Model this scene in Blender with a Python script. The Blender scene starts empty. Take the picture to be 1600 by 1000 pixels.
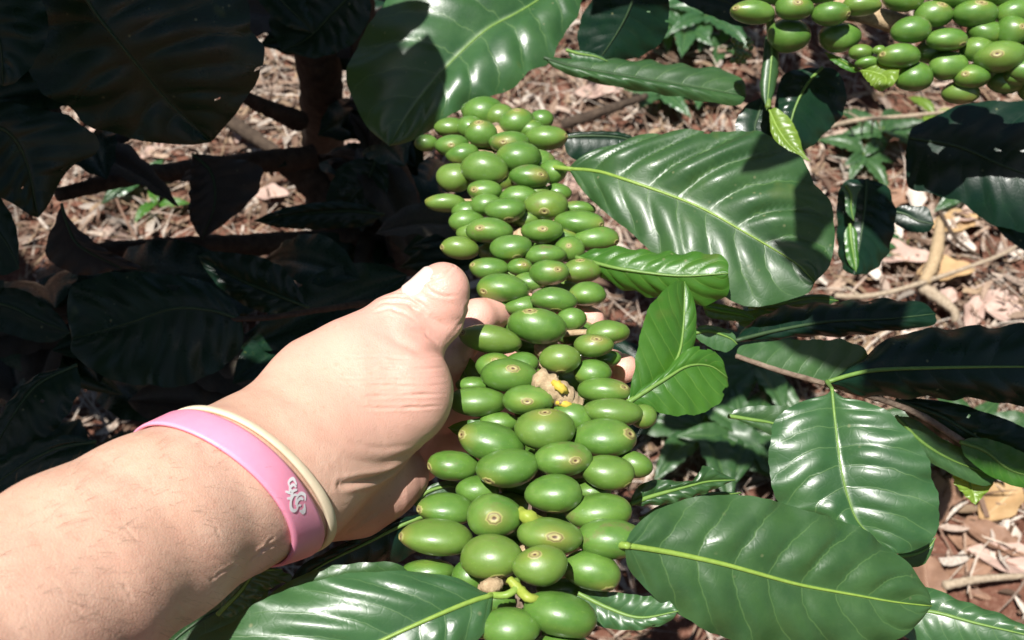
import bpy, math, random
import numpy as np
from mathutils import Vector, Matrix

random.seed(7)
rng = np.random.default_rng(7)
S = bpy.context.scene
COL = S.collection

# ------------------------------------------------------------------ camera
PITCH = math.radians(50)
HC = 1.08                       # eye height above the ground
FPX = 1778.0                    # focal length in photograph pixels (40 mm on 36 mm)
cd = bpy.data.cameras.new('camera'); cam = bpy.data.objects.new('camera', cd); COL.objects.link(cam)
cam.location = (0, 0, HC); cam.rotation_euler = (math.radians(90) - PITCH, 0, 0)
cd.lens = 40; cd.sensor_width = 36; cd.clip_start = 0.02; cd.clip_end = 500
cd.dof.use_dof = True; cd.dof.focus_distance = 0.46; cd.dof.aperture_fstop = 19
S.camera = cam
CAM = np.array([0, 0, HC]); RT = np.array([1., 0, 0])
UP = np.array([0, math.sin(PITCH), math.cos(PITCH)])
FW = np.array([0, math.cos(PITCH), -math.sin(PITCH)])
BK = -FW

# ------------------------------------------------------------------ light
SUN = np.array([-0.20, -0.19, 0.96]); SUN /= np.linalg.norm(SUN)
W = bpy.data.worlds.new('World'); S.world = W; W.use_nodes = True
nt = W.node_tree; nt.nodes.clear()
sky = nt.nodes.new('ShaderNodeTexSky'); sky.sky_type = 'NISHITA'; sky.sun_disc = False
sky.sun_elevation = math.asin(SUN[2]); sky.sun_rotation = math.atan2(SUN[0], SUN[1])
sky.air_density = 1.0; sky.dust_density = 1.0
bg = nt.nodes.new('ShaderNodeBackground'); bg.inputs[1].default_value = 0.05
wo = nt.nodes.new('ShaderNodeOutputWorld')
nt.links.new(sky.outputs[0], bg.inputs[0]); nt.links.new(bg.outputs[0], wo.inputs[0])
sl = bpy.data.lights.new('sun', 'SUN'); sl.energy = 5.0; sl.angle = math.radians(0.55); sl.color = (1, 0.965, 0.91)
so = bpy.data.objects.new('sun', sl); COL.objects.link(so); so.location = (-.4, -.4, 4)
so.rotation_euler = Vector(SUN).to_track_quat('Z', 'Y').to_euler()
S.view_settings.view_transform = 'Standard'; S.view_settings.look = 'None'
S.view_settings.exposure = 0.8; S.view_settings.gamma = 1; S.view_settings.use_curve_mapping = False

# ------------------------------------------------------------------ helpers
def P(px, py, d):
    """point seen at photograph pixel (px,py), d metres along the view axis"""
    return CAM + FW*d + RT*((px-800)/FPX*d) + UP*((500-py)/FPX*d)
def Gd(px, py, z=0.0):
    """point of the ground under a pixel"""
    r = FW + RT*((px-800)/FPX) + UP*((500-py)/FPX)
    t = (z-HC)/r[2]
    return CAM + r*t

WL = {}                          # world location of every object
def mesh_obj(name, V, F, mat, parent=None, origin=None, uv=None, attrs=None, smooth=True, colors=None, mi=None):
    V = np.asarray(V, float)
    if origin is None: origin = V.mean(0) if parent is not None else np.zeros(3)
    origin = np.asarray(origin, float)
    me = bpy.data.meshes.new(name)
    me.from_pydata((V-origin).tolist(), [], F)
    if smooth: me.polygons.foreach_set('use_smooth', [True]*len(me.polygons))
    if uv is not None:
        l = me.uv_layers.new(name='UVMap')
        vi = np.empty(len(me.loops), int); me.loops.foreach_get('vertex_index', vi)
        l.data.foreach_set('uv', np.asarray(uv)[vi].astype(np.float32).ravel())
    if attrs:
        for k, a in attrs.items():
            at = me.attributes.new(k, 'FLOAT', 'POINT'); at.data.foreach_set('value', np.asarray(a, np.float32))
    if colors is not None:
        at = me.attributes.new('tint', 'FLOAT_COLOR', 'POINT')
        at.data.foreach_set('color', np.asarray(colors, np.float32).ravel())
    for m in (mat if isinstance(mat, list) else [mat]): me.materials.append(m)
    if mi is not None: me.polygons.foreach_set('material_index', mi)
    me.update()
    o = bpy.data.objects.new(name, me); COL.objects.link(o)
    WL[o.name] = origin
    if parent is not None:
        o.parent = parent; o.location = origin - WL[parent.name]
    else: o.location = origin
    return o
def thing(name, label, cat, loc, group=None):
    o = bpy.data.objects.new(name, None); COL.objects.link(o); o.location = loc; o.empty_display_size = .02
    WL[o.name] = np.asarray(loc, float)
    o['label'] = label; o['category'] = cat
    if group: o['group'] = group
    return o
def tag(o, label, cat, group=None):
    o['label'] = label; o['category'] = cat
    if group: o['group'] = group
    return o

def spline(pts, n):
    """Catmull-Rom through pts, resampled to n points by arc length"""
    p = np.asarray(pts, float)
    if len(p) == 2:
        t = np.linspace(0, 1, n)[:, None]; return p[0]*(1-t) + p[1]*t
    q = np.vstack([2*p[0]-p[1], p, 2*p[-1]-p[-2]]); out = []
    for i in range(len(p)-1):
        a, b, c, d = q[i:i+4]
        for t in np.linspace(0, 1, 12, endpoint=False):
            out.append(.5*((2*b)+(c-a)*t+(2*a-5*b+4*c-d)*t*t+(3*b-a-3*c+d)*t**3))
    out.append(p[-1]); out = np.array(out)
    s = np.r_[0, np.cumsum(np.linalg.norm(np.diff(out, axis=0), axis=1))]
    u = np.linspace(0, s[-1], n)
    return np.stack([np.interp(u, s, out[:, k]) for k in range(out.shape[1])], 1)
def norm(v): return v/(np.linalg.norm(v, axis=-1, keepdims=True)+1e-12)

def tube(path, radii, seg=8, n=None, flat=None, rough=0.0):
    """closed tapered tube along a path (returns verts, faces)"""
    if n is None: n = len(path)
    C = spline(path, n)
    r = np.interp(np.linspace(0, 1, n), np.linspace(0, 1, len(radii)), radii)
    T = norm(np.gradient(C, axis=0))
    A = norm(np.cross(T, np.array([.3, .2, .93]))); B = norm(np.cross(T, A))
    V = []; F = []
    for i in range(n):
        for k in range(seg):
            a = 2*math.pi*k/seg
            rr = r[i]*(1+rough*rng.uniform(-1, 1))
            V.append(C[i] + (A[i]*math.cos(a)+B[i]*math.sin(a))*rr)
    for i in range(n-1):
        for k in range(seg):
            k2 = (k+1) % seg
            F.append((i*seg+k, i*seg+k2, (i+1)*seg+k2, (i+1)*seg+k))
    V.append(C[0]-T[0]*r[0]*.4); V.append(C[-1]+T[-1]*r[-1]*.4); a, b = len(V)-2, len(V)-1
    for k in range(seg):
        k2 = (k+1) % seg
        F.append((a, k2, k)); F.append((b, (n-1)*seg+k, (n-1)*seg+k2))
    return np.array(V), F

# ------------------------------------------------------------------ materials
class N:
    def __init__(s, name):
        s.m = bpy.data.materials.new(name); s.m.use_nodes = True; s.t = s.m.node_tree; s.t.nodes.clear()
        s.out = s.t.nodes.new('ShaderNodeOutputMaterial')
    def n(s, kind, **kw):
        x = s.t.nodes.new(kind)
        for k, v in kw.items(): setattr(x, k, v)
        return x
    def l(s, a, b): s.t.links.new(a, b)
    def inp(s, node, key, val):
        if isinstance(val, bpy.types.NodeSocket): s.l(val, node.inputs[key])
        else: node.inputs[key].default_value = val
    def math(s, op, a, b=0.0, c=None):
        x = s.n('ShaderNodeMath', operation=op); s.inp(x, 0, a); s.inp(x, 1, b)
        if c is not None: s.inp(x, 2, c)
        return x.outputs[0]
    def mix(s, f, a, b, mode='MIX'):
        x = s.n('ShaderNodeMix', data_type='RGBA', blend_type=mode); s.inp(x, 0, f); s.inp(x, 6, a); s.inp(x, 7, b); return x.outputs[2]
    def noise(s, vec, scale, detail=3, rough=.55):
        x = s.n('ShaderNodeTexNoise'); x.inputs['Scale'].default_value = scale; x.inputs['Detail'].default_value = detail
        x.inputs['Roughness'].default_value = rough
        if vec is not None: s.l(vec, x.inputs['Vector'])
        return x.outputs[0]
    def ramp(s, f, stops):
        x = s.n('ShaderNodeValToRGB'); s.inp(x, 0, f); e = x.color_ramp.elements
        while len(e) < len(stops): e.new(.5)
        for i, (p, c) in enumerate(stops):
            e[i].position = p; e[i].color = (*c, 1) if len(c) == 3 else c
        return x.outputs[0]
    def rng(s, f, a, b, c, d):
        x = s.n('ShaderNodeMapRange'); s.inp(x, 0, f)
        for k, v in zip((1, 2, 3, 4), (a, b, c, d)): s.inp(x, k, v)
        return x.outputs[0]
    def bsdf(s, color, rough=.5, **kw):
        x = s.n('ShaderNodeBsdfPrincipled'); s.inp(x, 'Base Color', color); s.inp(x, 'Roughness', rough)
        for k, v in kw.items(): s.inp(x, k.replace('_', ' '), v)
        return x
    def bump(s, h, strength=.3, dist=.001):
        x = s.n('ShaderNodeBump'); x.inputs['Strength'].default_value = strength; x.inputs['Distance'].default_value = dist
        s.l(h, x.inputs['Height']); return x.outputs[0]

NV = 9.0
def leaf_mat(name, dark, light, vein, rough=.33, trans=.22, tcol=(.16, .30, .03), veinmix=.55, coat=0.0, spec=.55):
    m = N(name)
    uv = m.n('ShaderNodeUVMap'); uv.uv_map = 'UVMap'
    sp = m.n('ShaderNodeSeparateXYZ'); m.l(uv.outputs[0], sp.inputs[0])
    u = sp.outputs[0]; v = m.math('ABSOLUTE', m.math('SUBTRACT', m.math('MULTIPLY', sp.outputs[1], 2), 1))
    geo = m.n('ShaderNodeTexCoord'); oc = geo.outputs['Object']
    wob = m.math('MULTIPLY', m.math('SUBTRACT', m.noise(oc, 90, 2), .5), .05)
    ph = m.math('MULTIPLY', m.math('ADD', m.math('SUBTRACT', u, m.math('MULTIPLY', m.math('POWER', v, 1.4), .15)), wob), NV)
    fr = m.math('FRACT', ph); dv = m.math('ABSOLUTE', m.math('SUBTRACT', fr, .5))      # .5 on the vein
    vm = m.rng(dv, .465, .5, 0, 1)
    mid = m.rng(v, .012, .035, 1, 0)
    vm = m.math('MULTIPLY', vm, m.rng(v, .75, 1, 1, .1))
    allv = m.math('MAXIMUM', m.math('MULTIPLY', vm, veinmix), mid)
    n1 = m.noise(oc, 45, 4, .6); n2 = m.noise(oc, 420, 3, .6)
    oi = m.n('ShaderNodeObjectInfo')
    base = m.mix(m.rng(m.math('ADD', n1, m.math('MULTIPLY', m.math('SUBTRACT', oi.outputs['Random'], .5), .25)), .35, .68, 0, 1), (*dark, 1), (*light, 1))
    base = m.mix(m.rng(n2, .62, .75, 0, .22), base, (light[0]*1.9, light[1]*1.35, light[2]*1.4, 1))
    # specks and wear
    vo = m.n('ShaderNodeTexVoronoi'); vo.inputs['Scale'].default_value = 130; m.l(oc, vo.inputs['Vector'])
    spk = m.math('MULTIPLY', m.rng(vo.outputs['Distance'], .05, .13, 1, 0), m.rng(m.noise(oc, 30, 2), .50, .60, 0, .7))
    pat = m.math('MULTIPLY', m.rng(m.noise(oc, 24, 3, .7), .64, .70, 0, .45), m.rng(v, .2, .9, .2, 1))
    base = m.mix(pat, base, (.11, .13, .03, 1))
    base = m.mix(spk, base, (.19, .20, .10, 1))
    col = m.mix(allv, base, (*vein, 1))
    # blistered tertiary veins
    vo2 = m.n('ShaderNodeTexVoronoi', feature='DISTANCE_TO_EDGE'); vo2.inputs['Scale'].default_value = 260; m.l(oc, vo2.inputs['Vector'])
    h = m.math('ADD', m.math('MULTIPLY', m.rng(vo2.outputs['Distance'], 0, .12, 0, 1), .3), m.math('MULTIPLY', n2, .5))
    h = m.math('SUBTRACT', h, m.math('MULTIPLY', vm, 1.2))
    bp = m.bump(h, .16, .0005)
    rg = m.rng(m.noise(oc, 70, 3), .3, .7, rough-.07, rough+.12)
    b = m.bsdf(col, rg, Normal=bp, Specular_IOR_Level=spec, Coat_Weight=coat, Coat_Roughness=.24)
    tr = m.n('ShaderNodeBsdfTranslucent'); m.inp(tr, 0, m.mix(m.math('MULTIPLY', allv, .5), (*tcol, 1), (tcol[0]*.5, tcol[1]*.6, tcol[2]*.5, 1)))
    mx = m.n('ShaderNodeMixShader'); mx.inputs[0].default_value = trans
    m.l(b.outputs[0], mx.inputs[1]); m.l(tr.outputs[0], mx.inputs[2]); m.l(mx.outputs[0], m.out.inputs[0])
    return m.m

M = {}
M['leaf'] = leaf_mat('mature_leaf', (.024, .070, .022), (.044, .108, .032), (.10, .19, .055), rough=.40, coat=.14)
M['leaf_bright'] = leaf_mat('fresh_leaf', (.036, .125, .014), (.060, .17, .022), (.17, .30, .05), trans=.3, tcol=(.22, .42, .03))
M['leaf_dark'] = leaf_mat('shade_toned_leaf', (.0035, .016, .009), (.007, .026, .012), (.014, .038, .019), spec=.32, rough=.30, trans=.05, tcol=(.08, .18, .02), veinmix=.4)  # deep shade put into the base color, for leaves out of the sun
M['leaf_glossy'] = leaf_mat('glossy_leaf', (.025, .078, .026), (.042, .112, .036), (.12, .21, .07), rough=.35, trans=.2, coat=.35)
M['leaf_pale'] = leaf_mat('young_leaf', (.12, .22, .03), (.18, .30, .04), (.28, .38, .09), trans=.4, tcol=(.4, .55, .05))
M['leaf_brown'] = leaf_mat('withered_leaf', (.018, .014, .009), (.032, .023, .014), (.05, .036, .024), rough=.6, trans=.05, tcol=(.1, .08, .03))

def mat_cherry():
    m = N('green_cherry_skin')
    a = m.n('ShaderNodeAttribute', attribute_name='pole'); th = a.outputs['Fac']
    oi = m.n('ShaderNodeObjectInfo'); r = oi.outputs['Random']
    oc = m.n('ShaderNodeTexCoord').outputs['Object']
    ofs = m.n('ShaderNodeVectorMath', operation='ADD'); m.l(oc, ofs.inputs[0])
    cmb = m.n('ShaderNodeCombineXYZ'); m.inp(cmb, 0, m.math('MULTIPLY', r, 9)); m.inp(cmb, 1, r); m.l(cmb.outputs[0], ofs.inputs[1])
    vec = ofs.outputs[0]
    n1 = m.noise(vec, 110, 3); n2 = m.noise(vec, 900, 2)
    g = m.mix(m.rng(n1, .35, .65, 0, 1), (.070, .162, .022, 1), (.115, .222, .036, 1))
    g = m.mix(m.math('MULTIPLY', r, .55), g, (.052, .135, .018, 1))
    g = m.mix(m.rng(m.math('FRACT', m.math('MULTIPLY', r, 13.1)), .6, 1, 0, .5), g, (.15, .21, .035, 1))
    bl = m.math('MULTIPLY', m.rng(m.noise(vec, 75, 4, .7), .60, .70, 0, .55), m.rng(m.math('FRACT', m.math('MULTIPLY', r, 5.9)), .45, .7, 0, 1))
    g = m.mix(bl, g, (.16, .12, .055, 1))
    g = m.mix(m.rng(n2, .63, .72, 0, .35), g, (.17, .29, .05, 1))
    yel = m.mix(m.rng(m.math('FRACT', m.math('MULTIPLY', r, 7.3)), 0, 1, .0, 1), (.17, .24, .03, 1), (.22, .20, .05, 1))
    tw = m.math('MULTIPLY', m.rng(m.math('ADD', th, m.math('MULTIPLY', m.math('SUBTRACT', n1, .5), .5)), .25, .75, 1, 0), m.rng(m.math('FRACT', m.math('MULTIPLY', r, 3.7)), 0, 1, .25, .85))
    g = m.mix(tw, g, yel)
    vo = m.n('ShaderNodeTexVoronoi'); vo.inputs['Scale'].default_value = 190; m.l(vec, vo.inputs['Vector'])
    spk = m.math('MULTIPLY', m.rng(vo.outputs['Distance'], .04, .09, 1, 0), m.rng(m.noise(vec, 60, 2), .5, .6, 0, .5))
    g = m.mix(spk, g, (.12, .09, .04, 1))
    b = m.bsdf(g, m.rng(n1, .3, .7, .38, .48), Specular_IOR_Level=.6, Coat_Weight=.35, Coat_Roughness=.2, Subsurface_Weight=.12, Subsurface_Scale=.004,
               Normal=m.bump(m.math('ADD', n2, m.math('MULTIPLY', n1, 2)), .12, .0005))
    b.inputs['Subsurface Radius'].default_value = (.4, 1, .1)
    m.l(b.outputs[0], m.out.inputs[0]); return m.m
M['cherry'] = mat_cherry()
def mat_scar():
    m = N('blossom_scar_skin')
    th = m.n('ShaderNodeAttribute', attribute_name='pole').outputs['Fac']
    oc = m.n('ShaderNodeTexCoord').outputs['Object']
    c = m.ramp(m.math('ADD', th, m.math('MULTIPLY', m.math('SUBTRACT', m.noise(oc, 900, 2), .5), .05)),
               [(.0, (.05, .03, .012)), (.05, (.10, .06, .025)), (.09, (.34, .28, .12)), (.14, (.24, .24, .07)), (.19, (.16, .12, .05)), (.235, (.28, .28, .09)), (.30, (.17, .23, .045))])
    b = m.bsdf(c, .55); m.l(b.outputs[0], m.out.inputs[0]); return m.m
M['scar'] = mat_scar()

def simple(name, c1, c2, scale, rough=.7, bump=.4, dist=.001, stretch=None, spec=.3, **kw):
    m = N(name); oc = m.n('ShaderNodeTexCoord').outputs['Object']
    if stretch:
        mp = m.n('ShaderNodeMapping'); mp.inputs['Scale'].default_value = stretch; m.l(oc, mp.inputs[0]); oc = mp.outputs[0]
    n1 = m.noise(oc, scale, 5, .65)
    c = m.ramp(n1, [(.3, c1), (.7, c2)])
    b = m.bsdf(c, rough, Normal=m.bump(n1, bump, dist), Specular_IOR_Level=spec, **kw)
    m.l(b.outputs[0], m.out.inputs[0]); return m.m
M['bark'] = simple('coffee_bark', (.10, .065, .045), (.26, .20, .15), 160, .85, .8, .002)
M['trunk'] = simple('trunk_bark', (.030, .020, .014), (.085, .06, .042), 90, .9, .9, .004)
M['green_stem'] = simple('green_stem', (.07, .13, .025), (.14, .20, .04), 200, .5, .3)
M['yellow_stem'] = simple('yellow_petiole', (.20, .27, .03), (.30, .34, .06), 200, .45, .3)
M['yellow_bract'] = simple('yellow_bract', (.42, .30, .03), (.55, .42, .07), 300, .6, .3)
M['tan'] = simple('dry_stipule', (.26, .18, .10), (.48, .36, .22), 400, .8, .6)
M['twig'] = simple('dry_twig', (.20, .15, .10), (.42, .34, .25), 250, .85, .6, .001)
M['midrib'] = simple('midrib', (.10, .19, .04), (.15, .25, .055), 300, .4, .2)
M['midrib_y'] = simple('yellow_midrib', (.15, .25, .04), (.22, .32, .06), 300, .4, .2)
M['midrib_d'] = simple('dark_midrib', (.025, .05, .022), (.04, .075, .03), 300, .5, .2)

# ------------------------------------------------------------------ leaves
def leaf_grid(mid, L, R, n, m, bulge, quilt, wave, cup=0.0):
    """mid / L / R: 3-D curves from base to tip; returns verts, faces, uv"""
    C = spline(mid, n); A = spline([mid[0]]+list(L)+[mid[-1]], n); B = spline([mid[0]]+list(R)+[mid[-1]], n)
    T = norm(np.gradient(C, axis=0))
    size = np.linalg.norm(C[-1]-C[0])
    V = []; UV = []
    u = np.linspace(0, 1, n)
    vs = np.linspace(-1, 1, 2*m+1)
    ph0 = rng.uniform(0, 6)
    for side_v in vs:
        E = A if side_v < 0 else B
        a = abs(side_v)
        across = E-C
        nr = norm(np.cross(T, across)*(1 if side_v < 0 else -1) + 1e-9*BK)
        flip = np.sign((nr*BK).sum(1)); flip[flip == 0] = 1
        nr = nr*np.where(flip.mean() >= 0, 1, -1)
        p = C + across*(a*(1 + (.010*np.sin(2*np.pi*u*NV*.9+ph0*1.7)+.016*np.sin(2*np.pi*u*3.3+ph0*2.3+side_v)+.009*np.sin(2*np.pi*u*5.7+ph0)+.005*np.sin(2*np.pi*u*23+ph0))*a*a*np.sin(np.pi*u)**.5))[:, None]
        phs = NV*(u-.15*a**1.4)
        env = np.sin(np.pi*np.clip(u, 0, 1))**.6
        q = (np.abs(np.sin(np.pi*(phs+.5)))**.7)            # sharp valley on the veins
        # veins are where frac(phs)=0 or 1 -> dv=.5
        q = np.abs(np.sin(np.pi*phs))**.7; qa = 1.12*(quilt if np.isscalar(quilt) else quilt[0 if side_v < 0 else 1])*(1+.25*np.sin(2.7*phs+ph0))
        prof = min(1, 3.5*a)*(1-.55*a**3)
        h = size*(bulge*math.sin(math.pi*a)*env + qa*q*prof*env + cup*a*a*env)
        h += size*1.5*wave*a**3*np.sin(2*np.pi*u*NV*.75+ph0+(1.3 if side_v < 0 else 0))*env
        h += size*wave*.6*a**2*np.sin(2*np.pi*u*2.3+ph0*2+side_v)*env
        V.append(p + nr*h[:, None]); UV.append(np.stack([u, np.full(n, side_v*.5+.5)], 1))
    V = np.array(V); UV = np.array(UV)
    k = len(vs); idx = lambda j, i: j*n+i
    F = [(idx(j, i), idx(j+1, i), idx(j+1, i+1), idx(j, i+1)) for j in range(k-1) for i in range(n-1)]
    return V.reshape(-1, 3), F, UV.reshape(-1, 2), C

def leaf_px(parent, mat, mid, L, R, d, dL=0.0, dR=0.0, dm=0.0, bulge=.02, quilt=.008, wave=.008, hero=True, rib='midrib',
            petiole=None, label=None, n=None, m=None, cup=0.0, ribr=.0011, name='leaf', holes=()):
    """leaf from its traced midrib and edges; d = depth at base and tip (plus a middle one if three),
    dL/dR = how much further away the edges lie than the midrib, dm = extra depth of the middle of the leaf"""
    def dep(t, extra):
        dd = d[0]*(1-t)+d[-1]*t if len(d) == 2 else np.interp(t, [0, .5, 1], d)
        return dd + (extra+dm)*math.sin(math.pi*min(max(t, 0), 1))
    def lift(pts, extra, ends):
        k = len(pts); out = []
        for i, (x, y) in enumerate(pts):
            t = (i/(k-1)) if ends else ((i+1)/(k+1))
            out.append(P(x, y, dep(t, extra)))
        return out
    n = n or (80 if hero else 28); m = m or (12 if hero else 5)
    V, F, UV, C = leaf_grid(lift(mid, 0, True), lift(L, dL, False), lift(R, dR, False), n, m, bulge, quilt, wave, cup)
    if hero:
        hs = list(holes)
        for k in range(int(rng.integers(0, 2))): hs.append((rng.uniform(.2, .85), rng.choice([-1, 1])*rng.uniform(.3, .8), rng.uniform(.006, .014)))
        for k in range(int(rng.integers(1, 3))): hs.append((rng.uniform(.15, .9), rng.choice([-1., 1.])*1.02, rng.uniform(.008, .018)))
        if hs:
            fc = UV[np.array(F)].mean(1); fu, fv = fc[:, 0], fc[:, 1]*2-1; ok = np.ones(len(F), bool)
            for hu, hv_, hr in hs:
                an = np.arctan2(fu-hu, (fv-hv_)*.3); ok &= np.hypot(fu-hu, (fv-hv_)*.3) > hr*(1+.3*np.sin(3*an+hu*40))
            F = [f for f, q in zip(F, ok) if q]
    o = mesh_obj(name, V, F, M[mat], parent, origin=C[0], uv=UV)
    if label: o['label'] = label
    if rib:
        Cr = C + norm(CAM-C)*.0004
        V2, F2 = tube([Cr[i] for i in np.linspace(0, len(C)-1, 14).astype(int)], [ribr, ribr*.75, ribr*.45, ribr*.2], 6, 30)
        mesh_obj('midrib', V2, F2, M[rib], o)
    if petiole:
        pts = [P(*q) for q in petiole]+[C[0], C[2]]
        V2, F2 = tube(pts, [ribr*1.6, ribr*1.35, ribr*1.2], 8, 14)
        mesh_obj('petiole', V2, F2, M[rib if rib else 'green_stem'], o)
    return o

LIB = []
def lib_leaf(kind):
    """a free leaf 1 m long along +X, facing +Z"""
    w = rng.uniform(.19, .24); droop = rng.uniform(.05, .35); n = 26
    t = np.linspace(0, 1, 9)
    mid = [np.array([x, .02*math.sin(3*x+kind), .12*math.sin(2.2*x)-droop*x*x]) for x in t]
    wid = lambda x: w*(math.sin(math.pi*min(1, x)**.9)**.85)*(1-.25*x)
    L = [mid[i]+np.array([0, wid(t[i]), wid(t[i])*.25]) for i in range(1, 8)]
    R = [mid[i]+np.array([0, -wid(t[i]), wid(t[i])*.25]) for i in range(1, 8)]
    V, F, UV, C = leaf_grid(mid, L, R, n, 4, .02, .012, .012)
    return V, F, UV
for k in range(7): LIB.append(lib_leaf(k))
LIBME = {}
def leaf_free(parent, mat, base, direction, normal, length, k=None, name='leaf'):
    """copy of a library leaf, sharing mesh data"""
    k = int(rng.integers(0, len(LIB))) if k is None else k
    key = (k, mat)
    if key not in LIBME:
        V, F, UV = LIB[k]; me = bpy.data.meshes.new('coffee_leaf'); me.from_pydata(V.tolist(), [], F)
        me.polygons.foreach_set('use_smooth', [True]*len(me.polygons))
        l = me.uv_layers.new(name='UVMap'); vi = np.empty(len(me.loops), int); me.loops.foreach_get('vertex_index', vi)
        l.data.foreach_set('uv', UV[vi].astype(np.float32).ravel()); me.materials.append(M[mat]); LIBME[key] = me
    o = bpy.data.objects.new(name, LIBME[key]); COL.objects.link(o)
    x = norm(np.asarray(direction, float)); z = np.asarray(normal, float); z = norm(z-x*(z@x)); y = np.cross(z, x)
    R3 = Matrix(np.stack([x, y, z], 1).tolist()).to_4x4()
    o.parent = parent
    o.matrix_local = Matrix.Translation(Vector(np.asarray(base)-WL[parent.name])) @ R3 @ Matrix.Diagonal((length, length, length, 1))
    WL[o.name] = np.asarray(base)
    return o
#--BODY--
# ================================================================== ground
def h2(x, y):
    return (.010*np.sin(9*x+1.3)*np.cos(7*y) + .006*np.sin(23*x+5*y) + .004*np.sin(41*y-17*x) + .0025*np.sin(90*x+30*y)*np.cos(77*y))
def build_ground():
    nx, ny = 150, 130
    gx = np.r_[-150, -40, -10, -3, np.linspace(-1.4, 1.6, nx), 3, 10, 40, 150]
    gy = np.r_[-150, -40, -10, -2, np.linspace(-.1, 2.3, ny), 4, 10, 40, 150]
    X, Y = np.meshgrid(gx, gy, indexing='ij')
    near = (np.abs(X) < 2.2) & (Y > -1) & (Y < 3)
    Z = np.where(near, h2(X, Y) + rng.normal(0, .0022, X.shape), 0)
    V = np.stack([X, Y, Z], -1).reshape(-1, 3); b = len(gy)
    F = [(i*b+j, (i+1)*b+j, (i+1)*b+j+1, i*b+j+1) for i in range(len(gx)-1) for j in range(b-1)]
    m = N('red_soil'); oc = m.n('ShaderNodeTexCoord').outputs['Object']
    n1 = m.noise(oc, 14, 6, .7); n2 = m.noise(oc, 160, 4, .7)
    c = m.ramp(n1, [(.3, (.085, .036, .023)), (.55, (.16, .073, .05)), (.75, (.23, .12, .085))])
    c = m.mix(m.rng(n2, .5, .7, 0, .6), c, (.30, .18, .13, 1))
    bsd = m.bsdf(c, .95, Specular_IOR_Level=.1, Normal=m.bump(m.math('ADD', n2, n1), .9, .006)); m.l(bsd.outputs[0], m.out.inputs[0])
    o = mesh_obj('ground', V, F, m.m); o['kind'] = 'structure'; return o
build_ground()

def mat_litter(name='dry_litter'):
    m = N(name); a = m.n('ShaderNodeAttribute', attribute_name='tint')
    oc = m.n('ShaderNodeTexCoord').outputs['Object']; n = m.noise(oc, 300, 4, .7)
    c = m.mix(m.rng(n, .4, .7, 0, .6), a.outputs['Color'], (.10, .055, .035, 1))
    b = m.bsdf(c, .75, Specular_IOR_Level=.25, Normal=m.bump(n, .5, .001)); m.l(b.outputs[0], m.out.inputs[0]); return m.m
M['litter'] = mat_litter()
PAL = np.array([(.40, .31, .25), (.46, .38, .31), (.29, .20, .145), (.19, .12, .085), (.54, .47, .40), (.36, .26, .19), (.12, .075, .05), (.31, .22, .14)])

def piece(cx, cy, z, ang, ln, wd, curl, tilt, n=5, roll=0.0, pointed=True):
    """one curved strip of dry leaf: n stations x 3 points"""
    V = []; t = np.linspace(-.5, .5, n)
    ca, sa = math.cos(ang), math.sin(ang)
    bend = rng.uniform(-.35, .35)
    for x in t:
        ww = wd*.5*((1-(2*x)**2*.92)**.6 if pointed else 1)*(1+rng.uniform(-.15, .15))
        for s in (-1, 0, 1):
            lx = x*ln; ly = s*ww + bend*ln*(x*x); lz = curl*ln*(.25-x*x)*-1.0 + abs(s)*ww*roll + tilt*lx
            V.append((cx+lx*ca-ly*sa, cy+lx*sa+ly*ca, z+lz+.002))
    F = []
    for i in range(n-1):
        for s in (0, 1):
            a = i*3+s; F.append((a, a+3, a+4, a+1))
    return V, F

def litter():
    V = []; F = []; Cc = []
    count = 38000
    for i in range(count):
        # scatter where the ground can be seen, plus a margin
        x = rng.uniform(-1.05, 1.05); y = rng.uniform(.35, 1.95)
        dens = .8+.25*math.sin(5*x+2*y)*math.cos(4*y+1)
        if x > .38 and y < .66: dens = .2                 # bare red soil showing at lower right
        if rng.random() > dens: continue
        r = rng.random()
        z = float(h2(np.array(x), np.array(y))) + rng.uniform(0, .022)
        if r < .50:   ln, wd = rng.uniform(.010, .038), rng.uniform(.0015, .0045)
        elif r < .66: ln, wd = rng.uniform(.02, .05), rng.uniform(.005, .012)
        else:         ln, wd = rng.uniform(.04, .12), rng.uniform(.0010, .0028)
        v, f = piece(x, y, z, rng.uniform(0, 2*math.pi), ln, wd, rng.uniform(-.5, .5), rng.uniform(-.28, .28), roll=rng.uniform(-.6, .9), pointed=rng.random() < .7)
        b = len(V); V += v; F += [tuple(q+b for q in ff) for ff in f]
        c = PAL[rng.integers(0, len(PAL))]*rng.uniform(.45, 1.12); Cc += [(*c, 1)]*len(v)
    o = mesh_obj('leaf_litter', V, F, M['litter'], colors=Cc, smooth=False); o['kind'] = 'stuff'
    o['label'] = 'dry shredded leaves and stalks covering the reddish soil'
litter()

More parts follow.
